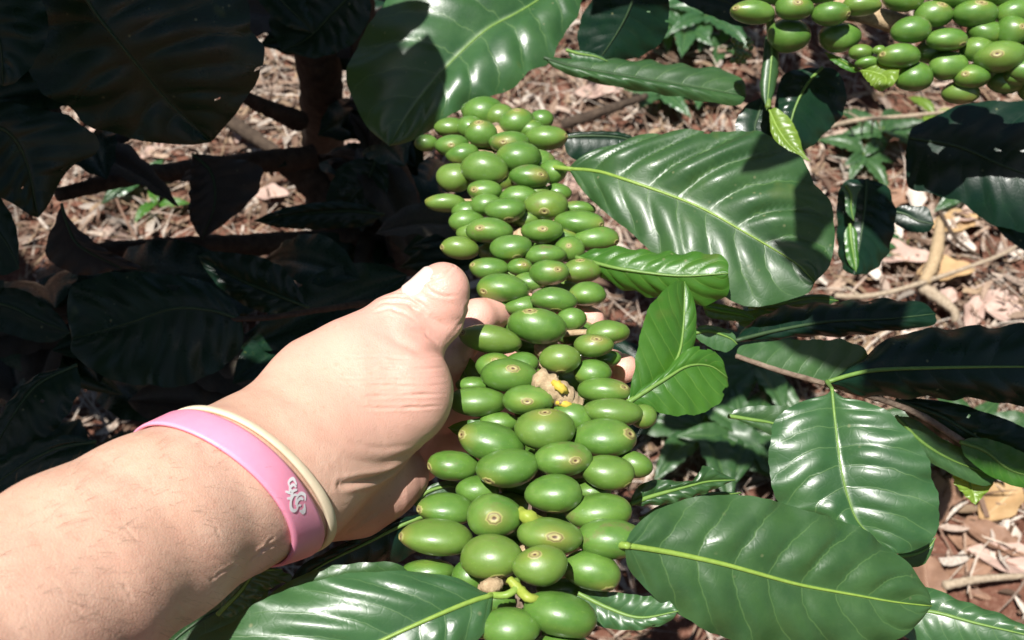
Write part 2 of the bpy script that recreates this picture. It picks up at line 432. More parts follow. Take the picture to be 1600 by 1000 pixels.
def dead_leaf(px, py, ln, ar, ang, tone, label, group=None, z=.014, curl=.25):
    """one larger fallen leaf: blade with a midrib fold"""
    c = Gd(px, py, .01); n = 13; mm = 3
    t = np.linspace(0, 1, n); ca, sa = math.cos(ang), math.sin(ang); V = []; UV = []
    cu = rng.uniform(.3, 1)*curl; tw = rng.uniform(-.5, .5)
    for j in range(-mm, mm+1):
        s = j/mm
        for x in t:
            w = ln*ar*.5*math.sin(math.pi*min(1, x*.94+.03))**.8*(1+.10*math.sin(17*x+5*s))
            lx = (x-.5)*ln; ly = s*w; lz = abs(s)**1.3*w*(.55+tw*(x-.5)) + cu*ln*(x-.5)**2 + .03*ln*math.sin(9*x+4*s)
            V.append((c[0]+lx*ca-ly*sa, c[1]+lx*sa+ly*ca, z+lz)); UV.append((x, s*.5+.5))
    F = [(j*n+i, (j+1)*n+i, (j+1)*n+i+1, j*n+i+1) for j in range(2*mm) for i in range(n-1)]
    o = mesh_obj('dead_leaf', V, F, M[tone], origin=c, uv=np.array(UV)); tag(o, label, 'dead leaf', group)
    return o
for nm, a, b, v in (('dead_pink', (.40, .27, .22), (.50, .36, .30), (.60, .48, .42)), ('dead_pale', (.52, .44, .37), (.62, .54, .47), (.66, .60, .52)),
                    ('dead_brown', (.17, .09, .055), (.28, .16, .10), (.34, .22, .15)), ('dead_ochre', (.36, .22, .10), (.48, .32, .16), (.52, .40, .24))):
    M[nm] = leaf_mat(nm+'_leaf', a, b, v, rough=.7, trans=.1, tcol=(.4, .25, .12), veinmix=.35)
gr = 'fallen dry leaves among the litter'
dl = [(1475, 430, .075, .5, .1, 'dead_ochre', 'flat ochre dead leaf lying between white twig and pink litter'),
      (1395, 405, .10, .38, -.1, 'dead_pink', 'long pinkish dead leaf lying just above the ochre leaf'),
      (1575, 500, .07, .5, -.5, 'dead_pink', 'pink dead leaf by the right edge above the dark bluish leaf'),
      (1385, 320, .07, .6, .4, 'dead_brown', 'brown curled dead leaf beside the shaded dark leaf'),
      (1510, 340, .075, .5, .0, 'dead_pink', 'pale pink dead leaf under the big black shaded leaf'),
      (1495, 355, .08, .45, .2, 'dead_ochre', 'orange tinted dead leaf just below the pale seedling'),
      (1560, 790, .07, .55, .7, 'dead_ochre', 'tan dead leaf right of the hanging yellow leaf tip'),
      (1565, 850, .06, .5, 1.0, 'dead_pale', 'pale oval dead leaf on red soil near right edge'),
      (1585, 885, .10, .35, -.3, 'dead_pink', 'long pale dead leaf at lower right edge on the red soil'),
      (915, 300, .07, .75, .6, 'dead_pink', 'pink crumpled dead leaf showing between cherries and ribbed leaf'),
      (935, 150, .08, .4, .2, 'dead_pink', 'pinkish dead leaf above the end of the cherry row'),
      (1130, 165, .06, .6, .5, 'dead_brown', 'rust brown dead leaf under the long horizontal leaf')]
for q in dl: dead_leaf(*q[:6], q[6])
for i in range(46):
    if i % 2: px, py = rng.uniform(1300, 1600), rng.uniform(200, 540)
    elif i % 4: px, py = rng.uniform(1440, 1600), rng.uniform(770, 960)
    else: px, py = rng.uniform(20, 560), rng.uniform(90, 400)
    dead_leaf(px, py, rng.uniform(.035, .07), rng.uniform(.35, .6), rng.uniform(0, 6.2), ('dead_pink', 'dead_pale', 'dead_brown', 'dead_pink')[i % 4],
              'small curled dry leaf lying loose in the litter', gr, z=rng.uniform(.008, .022))

def ground_twig(pts, r, label, mat='twig', z=.02, branches=()):
    pl = [Gd(x, y, z+dz) for x, y, dz in pts]
    t = thing('twig', label, 'twig', pl[0])
    V, F = tube(pl, r, 7, 26, rough=.12); mesh_obj('stick', V, F, M[mat], t)
    for b in branches:
        bl = [Gd(x, y, z+dz) for x, y, dz in b]; V, F = tube(bl, [r[0]*.5, r[0]*.3], 5, 10); mesh_obj('side_shoot', V, F, M[mat], t)
ground_twig([(1290, 200, .02), (1345, 187, .05), (1430, 180, .05), (1550, 165, .06)], [.0035, .0028, .0022], 'long thin pale twig crossing below upper right cherries',
            branches=[[(1345, 187, .05), (1325, 175, .03)], [(1350, 187, .04), (1345, 205, .0)], [(1365, 186, .04), (1362, 203, 0)]])
ground_twig([(1470, 345, .01), (1462, 400, .02), (1445, 440, .02)], [.006, .0085, .0075], 'short thick whitish stick lying in the litter', 'tan')
ground_twig([(1436, 445, .01), (1465, 465, .01), (1490, 485, .01), (1492, 502, 0)], [.009, .007, .005], 'grey crooked stick lying above the dark bluish leaf')
ground_twig([(1305, 462, .01), (1360, 462, .015), (1430, 445, .02), (1560, 400, .03), (1600, 375, .03)], [.0035, .003, .002], 'thin bent twig running to the right edge through litter',
            branches=[[(1345, 462, .01), (1315, 445, .01)], [(1345, 462, .01), (1400, 472, .01)]])
ground_twig([(1468, 330, .02), (1495, 375, .02), (1530, 400, .02)], [.003, .0025, .002], 'thin dark twig crossing the litter beside white stick', 'trunk')
ground_twig([(1475, 915, .01), (1530, 905, .012), (1600, 900, .01)], [.005, .004, .003], 'brown stick lying on bare red soil at lower right')
ground_twig([(880, 195, .02), (930, 178, .04), (1010, 150, .03)], [.008, .007, .005], 'grey brown twig leaning right of the topmost cherries', 'trunk')
ground_twig([(358, 188, .03), (400, 215, .03), (442, 245, .02)], [.011, .010, .008], 'dark stick crossing the sunlit patch left of trunk', 'trunk')

# seedlings / weeds on the ground
def weed(px, py, label, n=5, ln=.045, mat='leaf_glossy', h=.03, ang0=0.0, spread=6.28):
    c = Gd(px, py, h*.5); t = thing('seedling', label, 'plant', c)
    c0 = np.array([c[0], c[1], 0.0]); tip = c0+np.array([0, 0, h+.004])
    V, F = tube([c0, c0*.5+tip*.5+np.array([.002, 0, 0]), tip], [.0015, .001], 6, 8); mesh_obj('stem', V, F, M['green_stem'], t)
    for i in range(n):
        a = ang0+spread*i/n+rng.uniform(-.3, .3)
        leaf_free(t, mat, tip-np.array([0, 0, rng.uniform(0, .012)]), (math.cos(a), math.sin(a), rng.uniform(-.1, .35)), (rng.uniform(-.3, .3), -.2, 1), ln*rng.uniform(.7, 1.2))
weed(225, 292, 'small green seedling on the sunlit litter at left', 6, .06)
weed(250, 328, 'tiny bright green weed below the left seedling', 3, .05, 'leaf_bright')
weed(1505, 312, 'pale green seedling beneath the big black shaded leaf', 5, .055)
weed(1415, 385, 'flat pale green fallen looking weed above pinkish leaf', 3, .075, 'leaf_glossy', .015, 2.6, 1.0)
weed(1375, 215, 'dark green weed under the long thin twig', 6, .07, 'leaf')
weed(1455, 190, 'yellow green shoot left of the black leaf corner', 3, .05, 'leaf_pale')
weed(1345, 255, 'low dark weed in litter left of the black leaf', 7, .055, 'leaf')
weed(25, 565, 'small bright green weed at the left edge', 5, .06)
weed(1030, 160, 'pale green weed under the left end of long leaf', 5, .075)
weed(1085, 160, 'green weed right of the pale one below long leaf', 4, .07)
weed(1065, 60, 'whitish glossy weed leaves at top beside upper cherries', 7, .085, 'leaf_glossy', .05)
weed(1100, 50, 'green weed with broad leaves left of upper cherries', 7, .08, 'leaf_glossy', .06)
weed(1020, 30, 'small glossy weed behind the dark top leaf', 6, .07, 'leaf_glossy', .05)
weed(1125, 85, 'low weed above the end of the long leaf', 6, .06, 'leaf', .03)
weed(1180, 590, 'dark weed in the shade right of the cherries', 8, .09, 'leaf', .05)
weed(1090, 690, 'shaded weed with broad leaves below folded leaf', 8, .10, 'leaf', .05)
weed(1160, 700, 'small shaded weed left of the upright green leaf', 7, .08, 'leaf', .05)
weed(1020, 610, 'dark weed close behind the long cherries', 7, .09, 'leaf_dark', .05)
weed(1500, 700, 'green weed under the right hand leaves', 7, .09, 'leaf', .05)

# ================================================================== main branch with cherries
main = thing('coffee_branch', 'coffee branch packed with green cherries held in the hand', 'coffee branch', P(850, 640, .50))
YD = ([0, 170, 250, 400, 520, 690, 850, 1000], [.68, .64, .60, .545, .485, .445, .41, .385])
D = lambda y: float(np.interp(y, *YD))
def axis_x(y): return float(np.interp(y, [150, 300, 450, 600, 750, 900, 1000], [770, 790, 845, 860, 850, 820, 830]))
stem_pts = [P(axis_x(y), y, D(y)+.030) for y in (1090, 1000, 900, 800, 700, 600, 500, 400, 300, 235, 190)]
V, F = tube(stem_pts, [.0042, .0040, .0036, .0034, .0034], 12, 90, rough=.06); mesh_obj('stem', V, F, M['bark'], main)
# thickened nodes
for y in (960, 870, 770, 640, 545, 470, 370, 290, 210):
    c = P(axis_x(y), y, D(y)+.030); V, F = tube([c+UP*.004, c, c-UP*.004], [.0036, .0062, .0036], 10, 7, rough=.12); mesh_obj('node', V, F, M['tan'], main)

def cherry(parent, cx, cy, w, h, pole=None, d=.5, rot=0.0, back=None, seg=26, rings=16):
    """one fruit, traced as an ellipse w x h; pole = where the blossom scar shows (fractions of the radii)"""
    a = w*.54/FPX*d; b = h*.55/FPX*d; c = (a+b)*.5
    cen = P(cx, cy, d) + FW*c*.9
    vis = pole is not None
    if pole is None:
        t = rng.uniform(0, 6.28); pole = (math.cos(t)*.95, math.sin(t)*.9); 
    ox, oy = pole[0], -pole[1]; r2 = ox*ox+oy*oy
    if r2 > .98: k = math.sqrt(.98/r2); ox *= k; oy *= k; r2 = .98
    pz = math.sqrt(1-r2)
    if not vis and rng.random() < .6: pz = -pz
    p = np.array([ox, oy, pz])
    e1 = norm(np.cross(p, [.13, .9, .41])); e2 = np.cross(p, e1)
    cr, sr = math.cos(rot), math.sin(rot)
    jx, jy = rng.uniform(-.09, .09, 2); lump = rng.uniform(-.035, .035, 4); fph = rng.uniform(0, 6.28)
    def pt(th, ph, off=0.0):
        n = p*math.cos(th) + (e1*math.cos(ph)+e2*math.sin(ph))*math.sin(th)
        r = 1 + .035*math.exp(-((th-.0)/.33)**2) - .035*math.exp(-(th/.09)**2) + .006*math.exp(-((th-.2)/.05)**2)
        r -= .022*math.exp(-((math.sin(ph+fph))/.16)**2)*math.sin(th)**2 * (1 if th < 2 else .6)      # seed furrow
        r += .018*math.sin(2*ph+fph)*math.sin(th) + .012*math.sin(3*th+fph)
        r += lump[0]*math.sin(2*th+fph)+lump[1]*math.sin(3*ph+th)*math.sin(th)+lump[2]*math.cos(2*ph)*math.sin(th)**2
        r += off
        # slightly boxy ellipsoid
        q = n*r
        x, y, z = q[0]*a*(1+jx*n[1]), q[1]*b*(1+jy*n[0]), q[2]*c
        X = x*cr - y*sr; Y = x*sr + y*cr
        return cen + RT*X + UP*Y + BK*z
    V = [pt(0, 0)]; TH = [0]
    ths = np.r_[.05, .1, .15, .2, .26, .34, np.linspace(.45, math.pi-.15, rings-6)]
    for th in ths:
        for k in range(seg): V.append(pt(th, 2*math.pi*k/seg)); TH.append(th)
    V.append(pt(math.pi, 0)); TH.append(math.pi)
    F = [(0, 1+k, 1+(k+1) % seg) for k in range(seg)]
    for i in range(len(ths)-1):
        for k in range(seg):
            k2 = (k+1) % seg; F.append((1+i*seg+k, 1+(i+1)*seg+k, 1+(i+1)*seg+k2, 1+i*seg+k2))
    l = len(V)-1; o0 = 1+(len(ths)-1)*seg
    F += [(l, o0+(k+1) % seg, o0+k) for k in range(seg)]
    o = mesh_obj('cherry', V, F, M['cherry'], parent, origin=cen, attrs={'pole': TH})
    if vis:
        V = [pt(0, 0, .004)]; TH = [0]; ss = [.05, .09, .13, .17, .2, .235, .27, .30]; k0 = rng.uniform(.75, 1.15)
        for th in ss:
            of = .006+.018*math.exp(-((th-.16)/.035)**2)-.012*math.exp(-(th/.05)**2) - (.02 if th > .29 else 0)
            for k in range(16): V.append(pt(th*k0*(1+.08*math.sin(3*k+fph)), 2*math.pi*k/16, of)); TH.append(th)
        F = [(0, 1+k, 1+(k+1) % 16) for k in range(16)]
        F += [(1+i*16+k, 1+(i+1)*16+k, 1+(i+1)*16+(k+1) % 16, 1+i*16+(k+1) % 16) for i in range(len(ss)-1) for k in range(16)]
        mesh_obj('blossom_scar', V, F, M['scar'], o, origin=cen, attrs={'pole': TH})
    return o

# cx, cy, w, h, layer, pole(x, y in fractions, y down) or None, rotation (deg, + = anticlockwise)
CH = [
(755,171,64,46,1.6,(.8,.4),0),(703,196,48,28,2.2,None,0),(751,206,50,40,1,(-.1,-.7),0),(808,187,55,40,1,(0,-.75),0),(847,184,36,28,2,None,0),
(854,212,63,35,1,(.9,-.1),0),(796,220,60,34,1,(-.3,.1),0),(810,242,67,44,0,None,0),(705,225,52,33,1.2,(0,.1),0),(665,221,36,24,2.4,None,0),
(757,259,70,48,0,(.85,.5),-8),(827,273,62,35,0,(.55,-.1),-4),(866,266,42,35,1.2,None,0),(710,275,56,42,1.6,None,0),(757,296,52,32,1,(-.6,.0),0),
(759,318,48,32,1,None,0),(789,326,63,36,0,(.2,.8),0),(811,306,60,36,1,None,0),(854,318,66,45,.2,(-.1,.5),0),(872,299,40,28,2.2,None,0),
(695,315,60,28,1.4,None,0),(728,345,58,33,1.4,None,0),(764,358,68,38,0,(-.4,-.1),0),(848,360,63,37,0,(0,-.1),0),(907,346,73,37,.2,(.85,.1),-3),
(932,371,70,38,1,(.85,.3),0),(905,325,52,24,2,None,0),(718,386,58,33,1,(-.9,.2),-8),(799,386,65,38,0,(.2,.75),6),(852,398,62,33,.6,None,0),
(891,388,46,37,1.1,(-.1,-.2),0),(764,419,60,34,1,(-.8,-.3),0),(813,416,38,25,1.1,(.3,-.2),0),(858,425,63,36,.1,(.4,-.2),0),(910,422,62,36,.9,(-.1,-.8),0),
(786,450,80,42,0,(-.7,.3),-4),(866,467,71,36,0,(.1,.85),-4),(919,459,55,36,1.1,None,0),(775,474,48,32,2,None,0),(840,509,90,52,0,(-.3,-.75),-8),
(894,499,44,34,1.4,None,0),(766,530,93,42,.2,(-.9,-.1),-10),(952,520,67,36,1,None,0),(929,541,62,34,.1,(.1,-.6),0),(877,562,63,43,0,(0,.85),0),
(928,584,57,38,1.1,None,0),(951,561,42,24,2,None,0),(771,573,56,37,1,(.1,-.5),0),(815,570,52,38,1.3,None,0),(796,588,88,50,0,(.1,-.45),-4),
(740,603,54,26,2,None,0),(746,630,86,44,.6,None,0),(826,627,80,45,0,(-.05,0),0),(946,612,80,38,.6,(.7,-.4),-4),(897,655,66,44,1.1,None,-14),
(960,647,90,40,.1,None,-5),(1006,652,44,36,.6,(-.5,.0),0),(852,674,90,62,-.5,(0,-.85),0),(945,689,97,58,.1,(.75,-.35),-3),(769,695,104,55,0,(-.9,-.1),-12),
(780,663,60,34,2,None,0),(881,721,84,52,-.2,(.4,0),4),(708,732,77,44,.9,(-.93,.1),-4),(792,737,95,57,-.2,(-.6,.5),3),(951,743,80,50,.2,(.8,.5),-6),
(995,729,52,38,1,None,-15),(867,776,92,54,0,(0,.9),0),(745,770,66,42,1.8,None,0),(695,801,86,46,.9,(-.9,.0),-3),(680,847,109,54,.2,(-.96,0),-3),
(772,813,84,66,-.2,(0,-.1),0),(937,807,100,54,.6,None,3),(861,844,98,53,0,(.1,-.2),-5),(960,850,111,55,0,(.93,0),-3),(769,878,96,64,-.3,(.15,.75),0),
(845,892,82,58,-.6,(-.2,-.75),0),(927,899,92,56,1,(.6,.6),-14),(668,898,78,34,2,None,0),(733,907,54,50,1.5,None,0),(877,970,114,64,-.2,(.7,.7),-12),
(797,991,90,60,0,None,0),(780,178,46,36,1.8,None,0),(722,238,50,34,1.8,None,0),(830,200,44,30,1.8,None,0),(780,278,48,34,1.8,None,0),(835,300,50,32,1.9,None,0),(735,362,44,30,2,None,0),(880,372,52,34,1.8,None,0),(735,196,42,34,1.9,None,0),(840,250,52,36,1.6,None,0),(730,330,50,32,2,None,0),(822,340,46,30,1.8,None,0),(830,440,50,30,1.8,None,0),(820,478,60,30,2,None,0),(925,772,60,34,2.2,None,0),(880,1025,90,50,1,None,0)]
for (cx, cy, w, h, ly, pole, rot) in CH:
    d = D(cy) + ly*.0085 + .005*((cx-axis_x(cy))/110)**2
    cherry(main, cx, cy, w, h, pole, d, math.radians(rot))
# fruit on the hidden side of the stem
for i in range(46):
    y = 170+i*18.5+rng.uniform(-5, 5); k = D(y); sx = 1 if i % 2 else -1
    cherry(main, axis_x(y)+sx*rng.uniform(10, 62)*.5/k*.9, y, 34/k, 19/k, None, k+.034+rng.uniform(0, .012), 0, seg=18, rings=12)
# short stalks between stem and fruit
for (cx, cy, w, h, ly, pole, rot) in CH[::2]:
    d = D(cy)+ly*.0085+.012; a = P(axis_x(cy), cy+6, D(cy)+.030); b = P(cx, cy, d)
    V, F = tube([a, (a+b)/2+UP*.001, b], [.0016, .0013], 6, 6); mesh_obj('fruit_stalk', V, F, M['tan'], main)
# node with old bract in the middle of the bunch
nd = D(605)+.004
V, F = tube([P(838, 590, nd), P(860, 603, nd-.001), P(885, 622, nd+.001), P(906, 634, nd+.004)], [.0045, .0050, .0046, .003], 10, 20, rough=.22); nodeo = mesh_obj('stem_stub', V, F, M['tan'], main)
V, F = tube([P(866, 596, nd-.004), P(876, 606, nd-.006), P(886, 613, nd-.003)], [.0015, .0022, .0010], 8, 12, rough=.3); mesh_obj('bract', V, F, M['yellow_bract'], nodeo)
V, F = tube([P(868, 628, nd-.001), P(884, 632, nd-.003), P(896, 634, nd)], [.0012, .0016, .0008], 8, 12, rough=.15); mesh_obj('bract', V, F, M['yellow_bract'], nodeo)
V, F = tube([P(812, 800, .425), P(826, 808, .42), P(846, 812, .425)], [.002, .0028, .001], 8, 12, rough=.25); mesh_obj('bract', V, F, M['yellow_stem'], main)
V, F = tube([P(795, 905, .40), P(812, 922, .398), P(826, 934, .395), P(846, 936, .398)], [.0015, .0019, .0017, .001], 8, 14, rough=.2); mesh_obj('fruit_stalk', V, F, M['yellow_stem'], main)
V, F = tube([P(752, 920, .402), P(768, 915, .400), P(782, 912, .402)], [.002, .0032, .002], 8, 12, rough=.15); mesh_obj('stipule', V, F, M['tan'], main)

# leaves of the held branch ------------------------------------------------
ribbed = leaf_px(main, 'leaf', [(888,264),(930,267),(975,280),(1085,320),(1162,362),(1215,393),(1250,416),(1273,441)],
    [(910,246),(960,226),(1010,214),(1060,208),(1120,207),(1165,209),(1200,218),(1240,244),(1275,282),(1296,325),(1302,370),(1296,415)],
    [(905,290),(930,318),(960,343),(1000,378),(1030,402),(1060,428),(1100,452),(1141,469),(1187,479),(1236,468),(1264,457)],
    (.600, .565, .555), dL=.014, dR=-.004, quilt=(.044, .012), bulge=.012, wave=.006, rib='midrib_y', petiole=[(850,262,.615),(870,262,.606)],
    label='large ribbed glossy leaf right of the cherries, half in shade', n=110, m=16)
leaf_px(main, 'leaf_bright', [(900,402),(935,412),(975,421),(1060,431),(1138,427)],
    [(915,394),(935,388),(965,386),(1000,392),(1060,395),(1110,397),(1136,407)], [(915,412),(940,432),(970,449),(1010,461),(1060,470),(1110,474),(1138,458)],
    (.555, .53), dL=.005, dR=.008, quilt=.016, bulge=.02, wave=.012, rib='midrib', label='small glossy leaf just below the large ribbed leaf')
leaf_px(main, 'leaf_bright', [(980,628),(1025,600),(1058,560),(1068,510),(1070,440)],
    [(986,600),(994,560),(1000,520),(1012,486),(1032,458),(1055,440)], [(1040,606),(1068,580),(1084,545),(1088,500),(1082,462)],
    (.475, .50), dL=-.004, dR=.006, quilt=.008, bulge=.012, wave=.004, rib='midrib', label='upright bright green leaf folded beside the fingertips')
leaf_px(main, 'leaf_bright', [(980,630),(1040,592),(1075,572),(1110,572),(1137,590)],
    [(1000,608),(1040,578),(1075,545),(1103,543),(1125,556)], [(1000,634),(1040,647),(1068,650),(1092,646),(1122,632),(1136,608)],
    (.474, .49), dL=.002, dR=-.003, quilt=.010, bulge=.02, wave=.008, rib='midrib', holes=[(.72, -1.0, .05), (.86, .95, .04)], label='short broad leaf right of the fingertip with bitten edge')
leaf_px(main, 'leaf', [(975,852),(1000,856),(1040,862),(1120,879),(1180,895),(1250,914),(1337,930),(1400,941),(1456,947)],
    [(988,828),(1010,806),(1040,790),(1092,777),(1162,775),(1215,783),(1264,802),(1310,812),(1341,824),(1383,852),(1421,887),(1448,920)],
    [(982,888),(1005,915),(1040,947),(1075,968),(1106,986),(1152,1004),(1210,1018),(1270,1022),(1330,1018),(1395,1000),(1435,975)],
    (.415, .425, .445), dL=.012, dR=.004, quilt=(.018, .014), bulge=.018, wave=.008, rib='midrib_y', petiole=[(930,862,.435),(955,855,.425)],
    label='large leaf with bright yellow midrib at lower right', n=110, m=16, ribr=.0012)
leaf_px(main, 'leaf_glossy', [(770,930),(735,940),(675,965),(598,1000),(500,1050),(420,1110)],
    [(748,922),(738,914),(710,903),(657,894),(587,894),(535,897),(458,919),(402,944),(350,975),(304,1005),(290,1060)],
    [(770,946),(768,958),(760,982),(735,1010),(680,1060),(600,1110),(520,1130)],
    (.398, .385, .38), dL=.006, dR=.004, quilt=.014, bulge=.03, wave=.010, rib='midrib_y', ribr=.001, petiole=[(806,908,.402),(806,920,.398),(790,930,.396)],
    label='broad glossy leaf at the bottom below the wrist', n=90, m=14)
leaf_px(main, 'leaf', [(985,788),(1020,775),(1082,758),(1110,752),(1149,750)], [(990,770),(1010,752),(1045,750),(1080,752),(1098,728),(1122,736)],
    [(1000,790),(1040,788),(1075,780),(1100,772),(1130,758)], (.47, .48), quilt=.012, bulge=.03, wave=.02, rib='midrib', label='small green leaf folded over between cherries and large leaf')
leaf_px(main, 'leaf', [(1000,812),(1060,790),(1110,776),(1158,770)], [(1020,795),(1070,775),(1120,768)], [(1020,815),(1070,800),(1130,788)], (.49,.50), hero=False, rib='midrib')
leaf_px(main, 'leaf_dark', [(690,798),(640,815),(570,850),(500,885),(440,930)], [(655,803),(610,815),(560,838),(510,862),(470,885)],
    [(690,830),(660,858),(600,885),(540,905),(480,930)], (.47,.45), dR=.01, quilt=.01, rib='midrib', label='shaded dark leaf under the heel of the hand')
leaf_px(main, 'leaf', [(640,900),(560,905),(470,925),(400,960)], [(620,880),(550,880),(480,895),(420,930)], [(620,930),(560,950),(480,985),(420,1000)], (.43,.42), hero=False, rib='midrib_d')
leaf_px(main, 'leaf', [(420,920),(360,945),(290,985),(210,1060)], [(390,905),(330,920),(260,965)], [(410,960),(350,1000),(280,1060)], (.50,.48), hero=False, rib='midrib_d')
leaf_px(main, 'leaf_glossy', [(340,960),(375,925),(400,895),(440,890)], [(350,930),(370,905),(395,888),(420,886)], [(360,965),(400,940),(430,915),(456,905)], (.435,.43), quilt=.02, wave=.03, rib='midrib_y', label='curled glossy leaf edge poking out under the wrist')
leaf_px(main, 'leaf_glossy', [(900,925),(950,950),(1000,965),(1060,955)], [(920,915),(960,925),(1000,930),(1040,935)], [(900,945),(930,975),(980,985),(1040,975)], (.43,.42), quilt=.01, wave=.015, rib='midrib', label='glossy grey green leaf beneath the lowest right cherries')
leaf_px(main, 'leaf_bright', [(760,640),(735,600),(720,570),(712,545)], [(745,640),(725,610),(713,590)], [(775,610),(755,580),(735,560)], (.50,.51), hero=False, rib='midrib')
leaf_px(main, 'leaf_bright', [(790,665),(750,668),(715,672),(700,668)], [(770,650),(740,655),(715,660)], [(790,680),(750,685),(718,682)], (.475,.48), hero=False, rib='midrib')
leaf_px(main, 'leaf', [(650,790),(665,770),(700,760),(730,765)], [(660,770),(680,755),(710,752)], [(665,795),(690,785),(720,778)], (.47,.475), hero=False, rib='midrib')

# ================================================================== upper right branch
ur = thing('coffee_branch', 'coffee branch heavy with green cherries at the upper right', 'coffee branch', P(1400, 30, .66))
V, F = tube([P(1150, -22, .67), P(1250, 2, .665), P(1345, 20, .655), P(1400, 36, .655), P(1480, 60, .66), P(1600, 90, .66), P(1700, 110, .66)], [.0055, .006, .0055], 12, 60, rough=.08)
mesh_obj('stem', V, F, M['tan'], ur)
UR = [(1180,12,72,36,0,(-.8,0)),(1246,6,62,38,.2,(0,-.1)),(1304,16,62,35,.1,(.8,.3)),(1353,2,62,32,.6,None),(1240,48,72,52,2,None),(1320,52,66,46,2,None),
(1432,40,66,42,0,None),(1467,16,62,40,.6,(.2,-.5)),(1487,56,65,35,0,(.6,.6)),(1534,14,72,42,.2,(0,-.5)),(1594,12,62,40,.6,None),(1550,44,60,38,.8,None),
(1592,42,52,46,.2,(.2,0)),(1413,82,68,37,.1,(-.9,0)),(1537,72,58,40,.8,None),(1575,82,86,47,0,(-.4,.05)),(1490,97,60,44,1,None),(1437,115,62,46,1,None),
(1527,115,58,38,.9,(-.6,0)),(1596,116,42,30,1.2,None),(1350,78,40,24,1.5,None),(1362,94,44,18,1.5,None),(1376,76,22,14,1,None),
(1215,-20,70,40,.5,None),(1290,-22,66,40,.5,None),(1420,-10,66,42,.6,None),(1500,-15,66,42,.6,None),(1570,-20,66,42,.6,None),(1640,60,66,46,.5,None),
(1510,140,58,36,2,None),(1550,105,60,40,2,None),(1465,75,60,40,2,None)]
for q_ in (0, 1, 2, 3):  # extra cherries added on the sun path to shade the black leaf
    t_ = P(1570+q_*22-22, 243+q_*6, .71)+SUN*(.075+.012*(q_ % 2)) - CAM; dd_ = t_@FW; UR.append((800+FPX*(t_@RT)/dd_, 500-FPX*(t_@UP)/dd_, 60, 42, (dd_-.625)/.0085-.6, None))
for (cx, cy, w, h, ly, pole) in UR: cherry(ur, cx, cy, w*.93, h*.93, pole, .625+ly*.0085, math.radians(rng.uniform(-5, 5)))
for k in range(26):                                             # a far bunch of tiny fruit
    cherry(ur, 1140+rng.uniform(0, 34), 60+rng.uniform(0, 36), 9, 8, None, .80+rng.uniform(0, .02), 0, seg=10, rings=9)
V, F = tube([P(1203, 20, .66), P(1205, 80, .67), P(1202, 120, .665), P(1200, 168, .655)], [.0025, .0022, .0018], 8, 30); mesh_obj('green_shoot', V, F, M['green_stem'], ur)
leaf_px(ur, 'leaf', [(1206,30),(1206,80),(1202,130),(1198,172)], [(1196,60),(1192,100),(1188,140)], [(1214,60),(1213,100),(1208,140)], (.66,.655), dL=.006, dR=.01, bulge=.05, hero=False, rib='midrib')
leaf_px(ur, 'leaf_pale', [(1202,172),(1215,200),(1235,228),(1266,252)], [(1203,190),(1206,210),(1222,236),(1245,246)], [(1214,169),(1236,188),(1248,212),(1256,238)], (.655,.64), quilt=.01, wave=.006, rib='midrib_y', ribr=.0007, label='narrow bright yellow green leaf lit by the sun')
leaf_px(ur, 'leaf_pale', [(1344,110),(1362,112),(1384,122),(1378,143)], [(1355,103),(1376,99),(1400,98),(1406,104),(1400,128)], [(1350,120),(1360,132),(1372,142)], (.645,.63), quilt=.025, wave=.02, bulge=.05, rib='midrib_y', ribr=.0006, label='pale yellow young leaf hanging under the upper cherries')
leaf_px(ur, 'leaf_bright', [(1290,82),(1310,92),(1330,104),(1344,112)], [(1300,84),(1318,92),(1336,103)], [(1296,92),(1312,104),(1332,113)], (.66,.645), hero=False, rib='midrib_y', ribr=.0006)
leaf_px(ur, 'leaf_dark', [(1285,105),(1262,130),(1240,175),(1225,245)], [(1250,108),(1222,120),(1212,160),(1210,200)], [(1305,110),(1322,140),(1315,180),(1285,212),(1250,240)], (.69,.68), dL=.005, dR=.012, quilt=.012, rib='midrib', label='dark hanging leaf behind the narrow yellow green leaf')
leaf_px(ur, 'leaf_dark', [(1195,150),(1185,180),(1180,205),(1200,235)], [(1165,165),(1150,190),(1152,210),(1168,226)], [(1205,165),(1210,190),(1212,220)], (.70,.69), hero=False, rib='midrib_d')
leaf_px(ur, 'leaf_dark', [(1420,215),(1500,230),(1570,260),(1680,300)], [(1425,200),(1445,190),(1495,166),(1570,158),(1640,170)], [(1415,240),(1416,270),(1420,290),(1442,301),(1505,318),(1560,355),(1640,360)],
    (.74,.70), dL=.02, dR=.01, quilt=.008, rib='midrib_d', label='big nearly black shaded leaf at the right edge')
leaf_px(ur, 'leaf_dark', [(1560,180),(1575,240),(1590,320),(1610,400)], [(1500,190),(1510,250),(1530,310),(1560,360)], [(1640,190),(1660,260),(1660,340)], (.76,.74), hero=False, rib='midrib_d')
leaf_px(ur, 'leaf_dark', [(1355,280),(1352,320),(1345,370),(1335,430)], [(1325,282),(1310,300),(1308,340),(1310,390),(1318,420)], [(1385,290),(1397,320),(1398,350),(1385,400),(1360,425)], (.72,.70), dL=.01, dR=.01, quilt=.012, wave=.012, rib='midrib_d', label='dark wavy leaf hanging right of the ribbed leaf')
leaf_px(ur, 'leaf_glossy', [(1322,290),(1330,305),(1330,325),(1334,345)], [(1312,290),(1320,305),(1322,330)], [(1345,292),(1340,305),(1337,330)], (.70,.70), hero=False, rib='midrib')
leaf_px(ur, 'leaf_dark', [(1395,330),(1415,335),(1435,345),(1460,350)], [(1405,322),(1430,322),(1450,325)], [(1400,350),(1425,362),(1450,362)], (.74,.73), hero=False, rib='midrib_d')
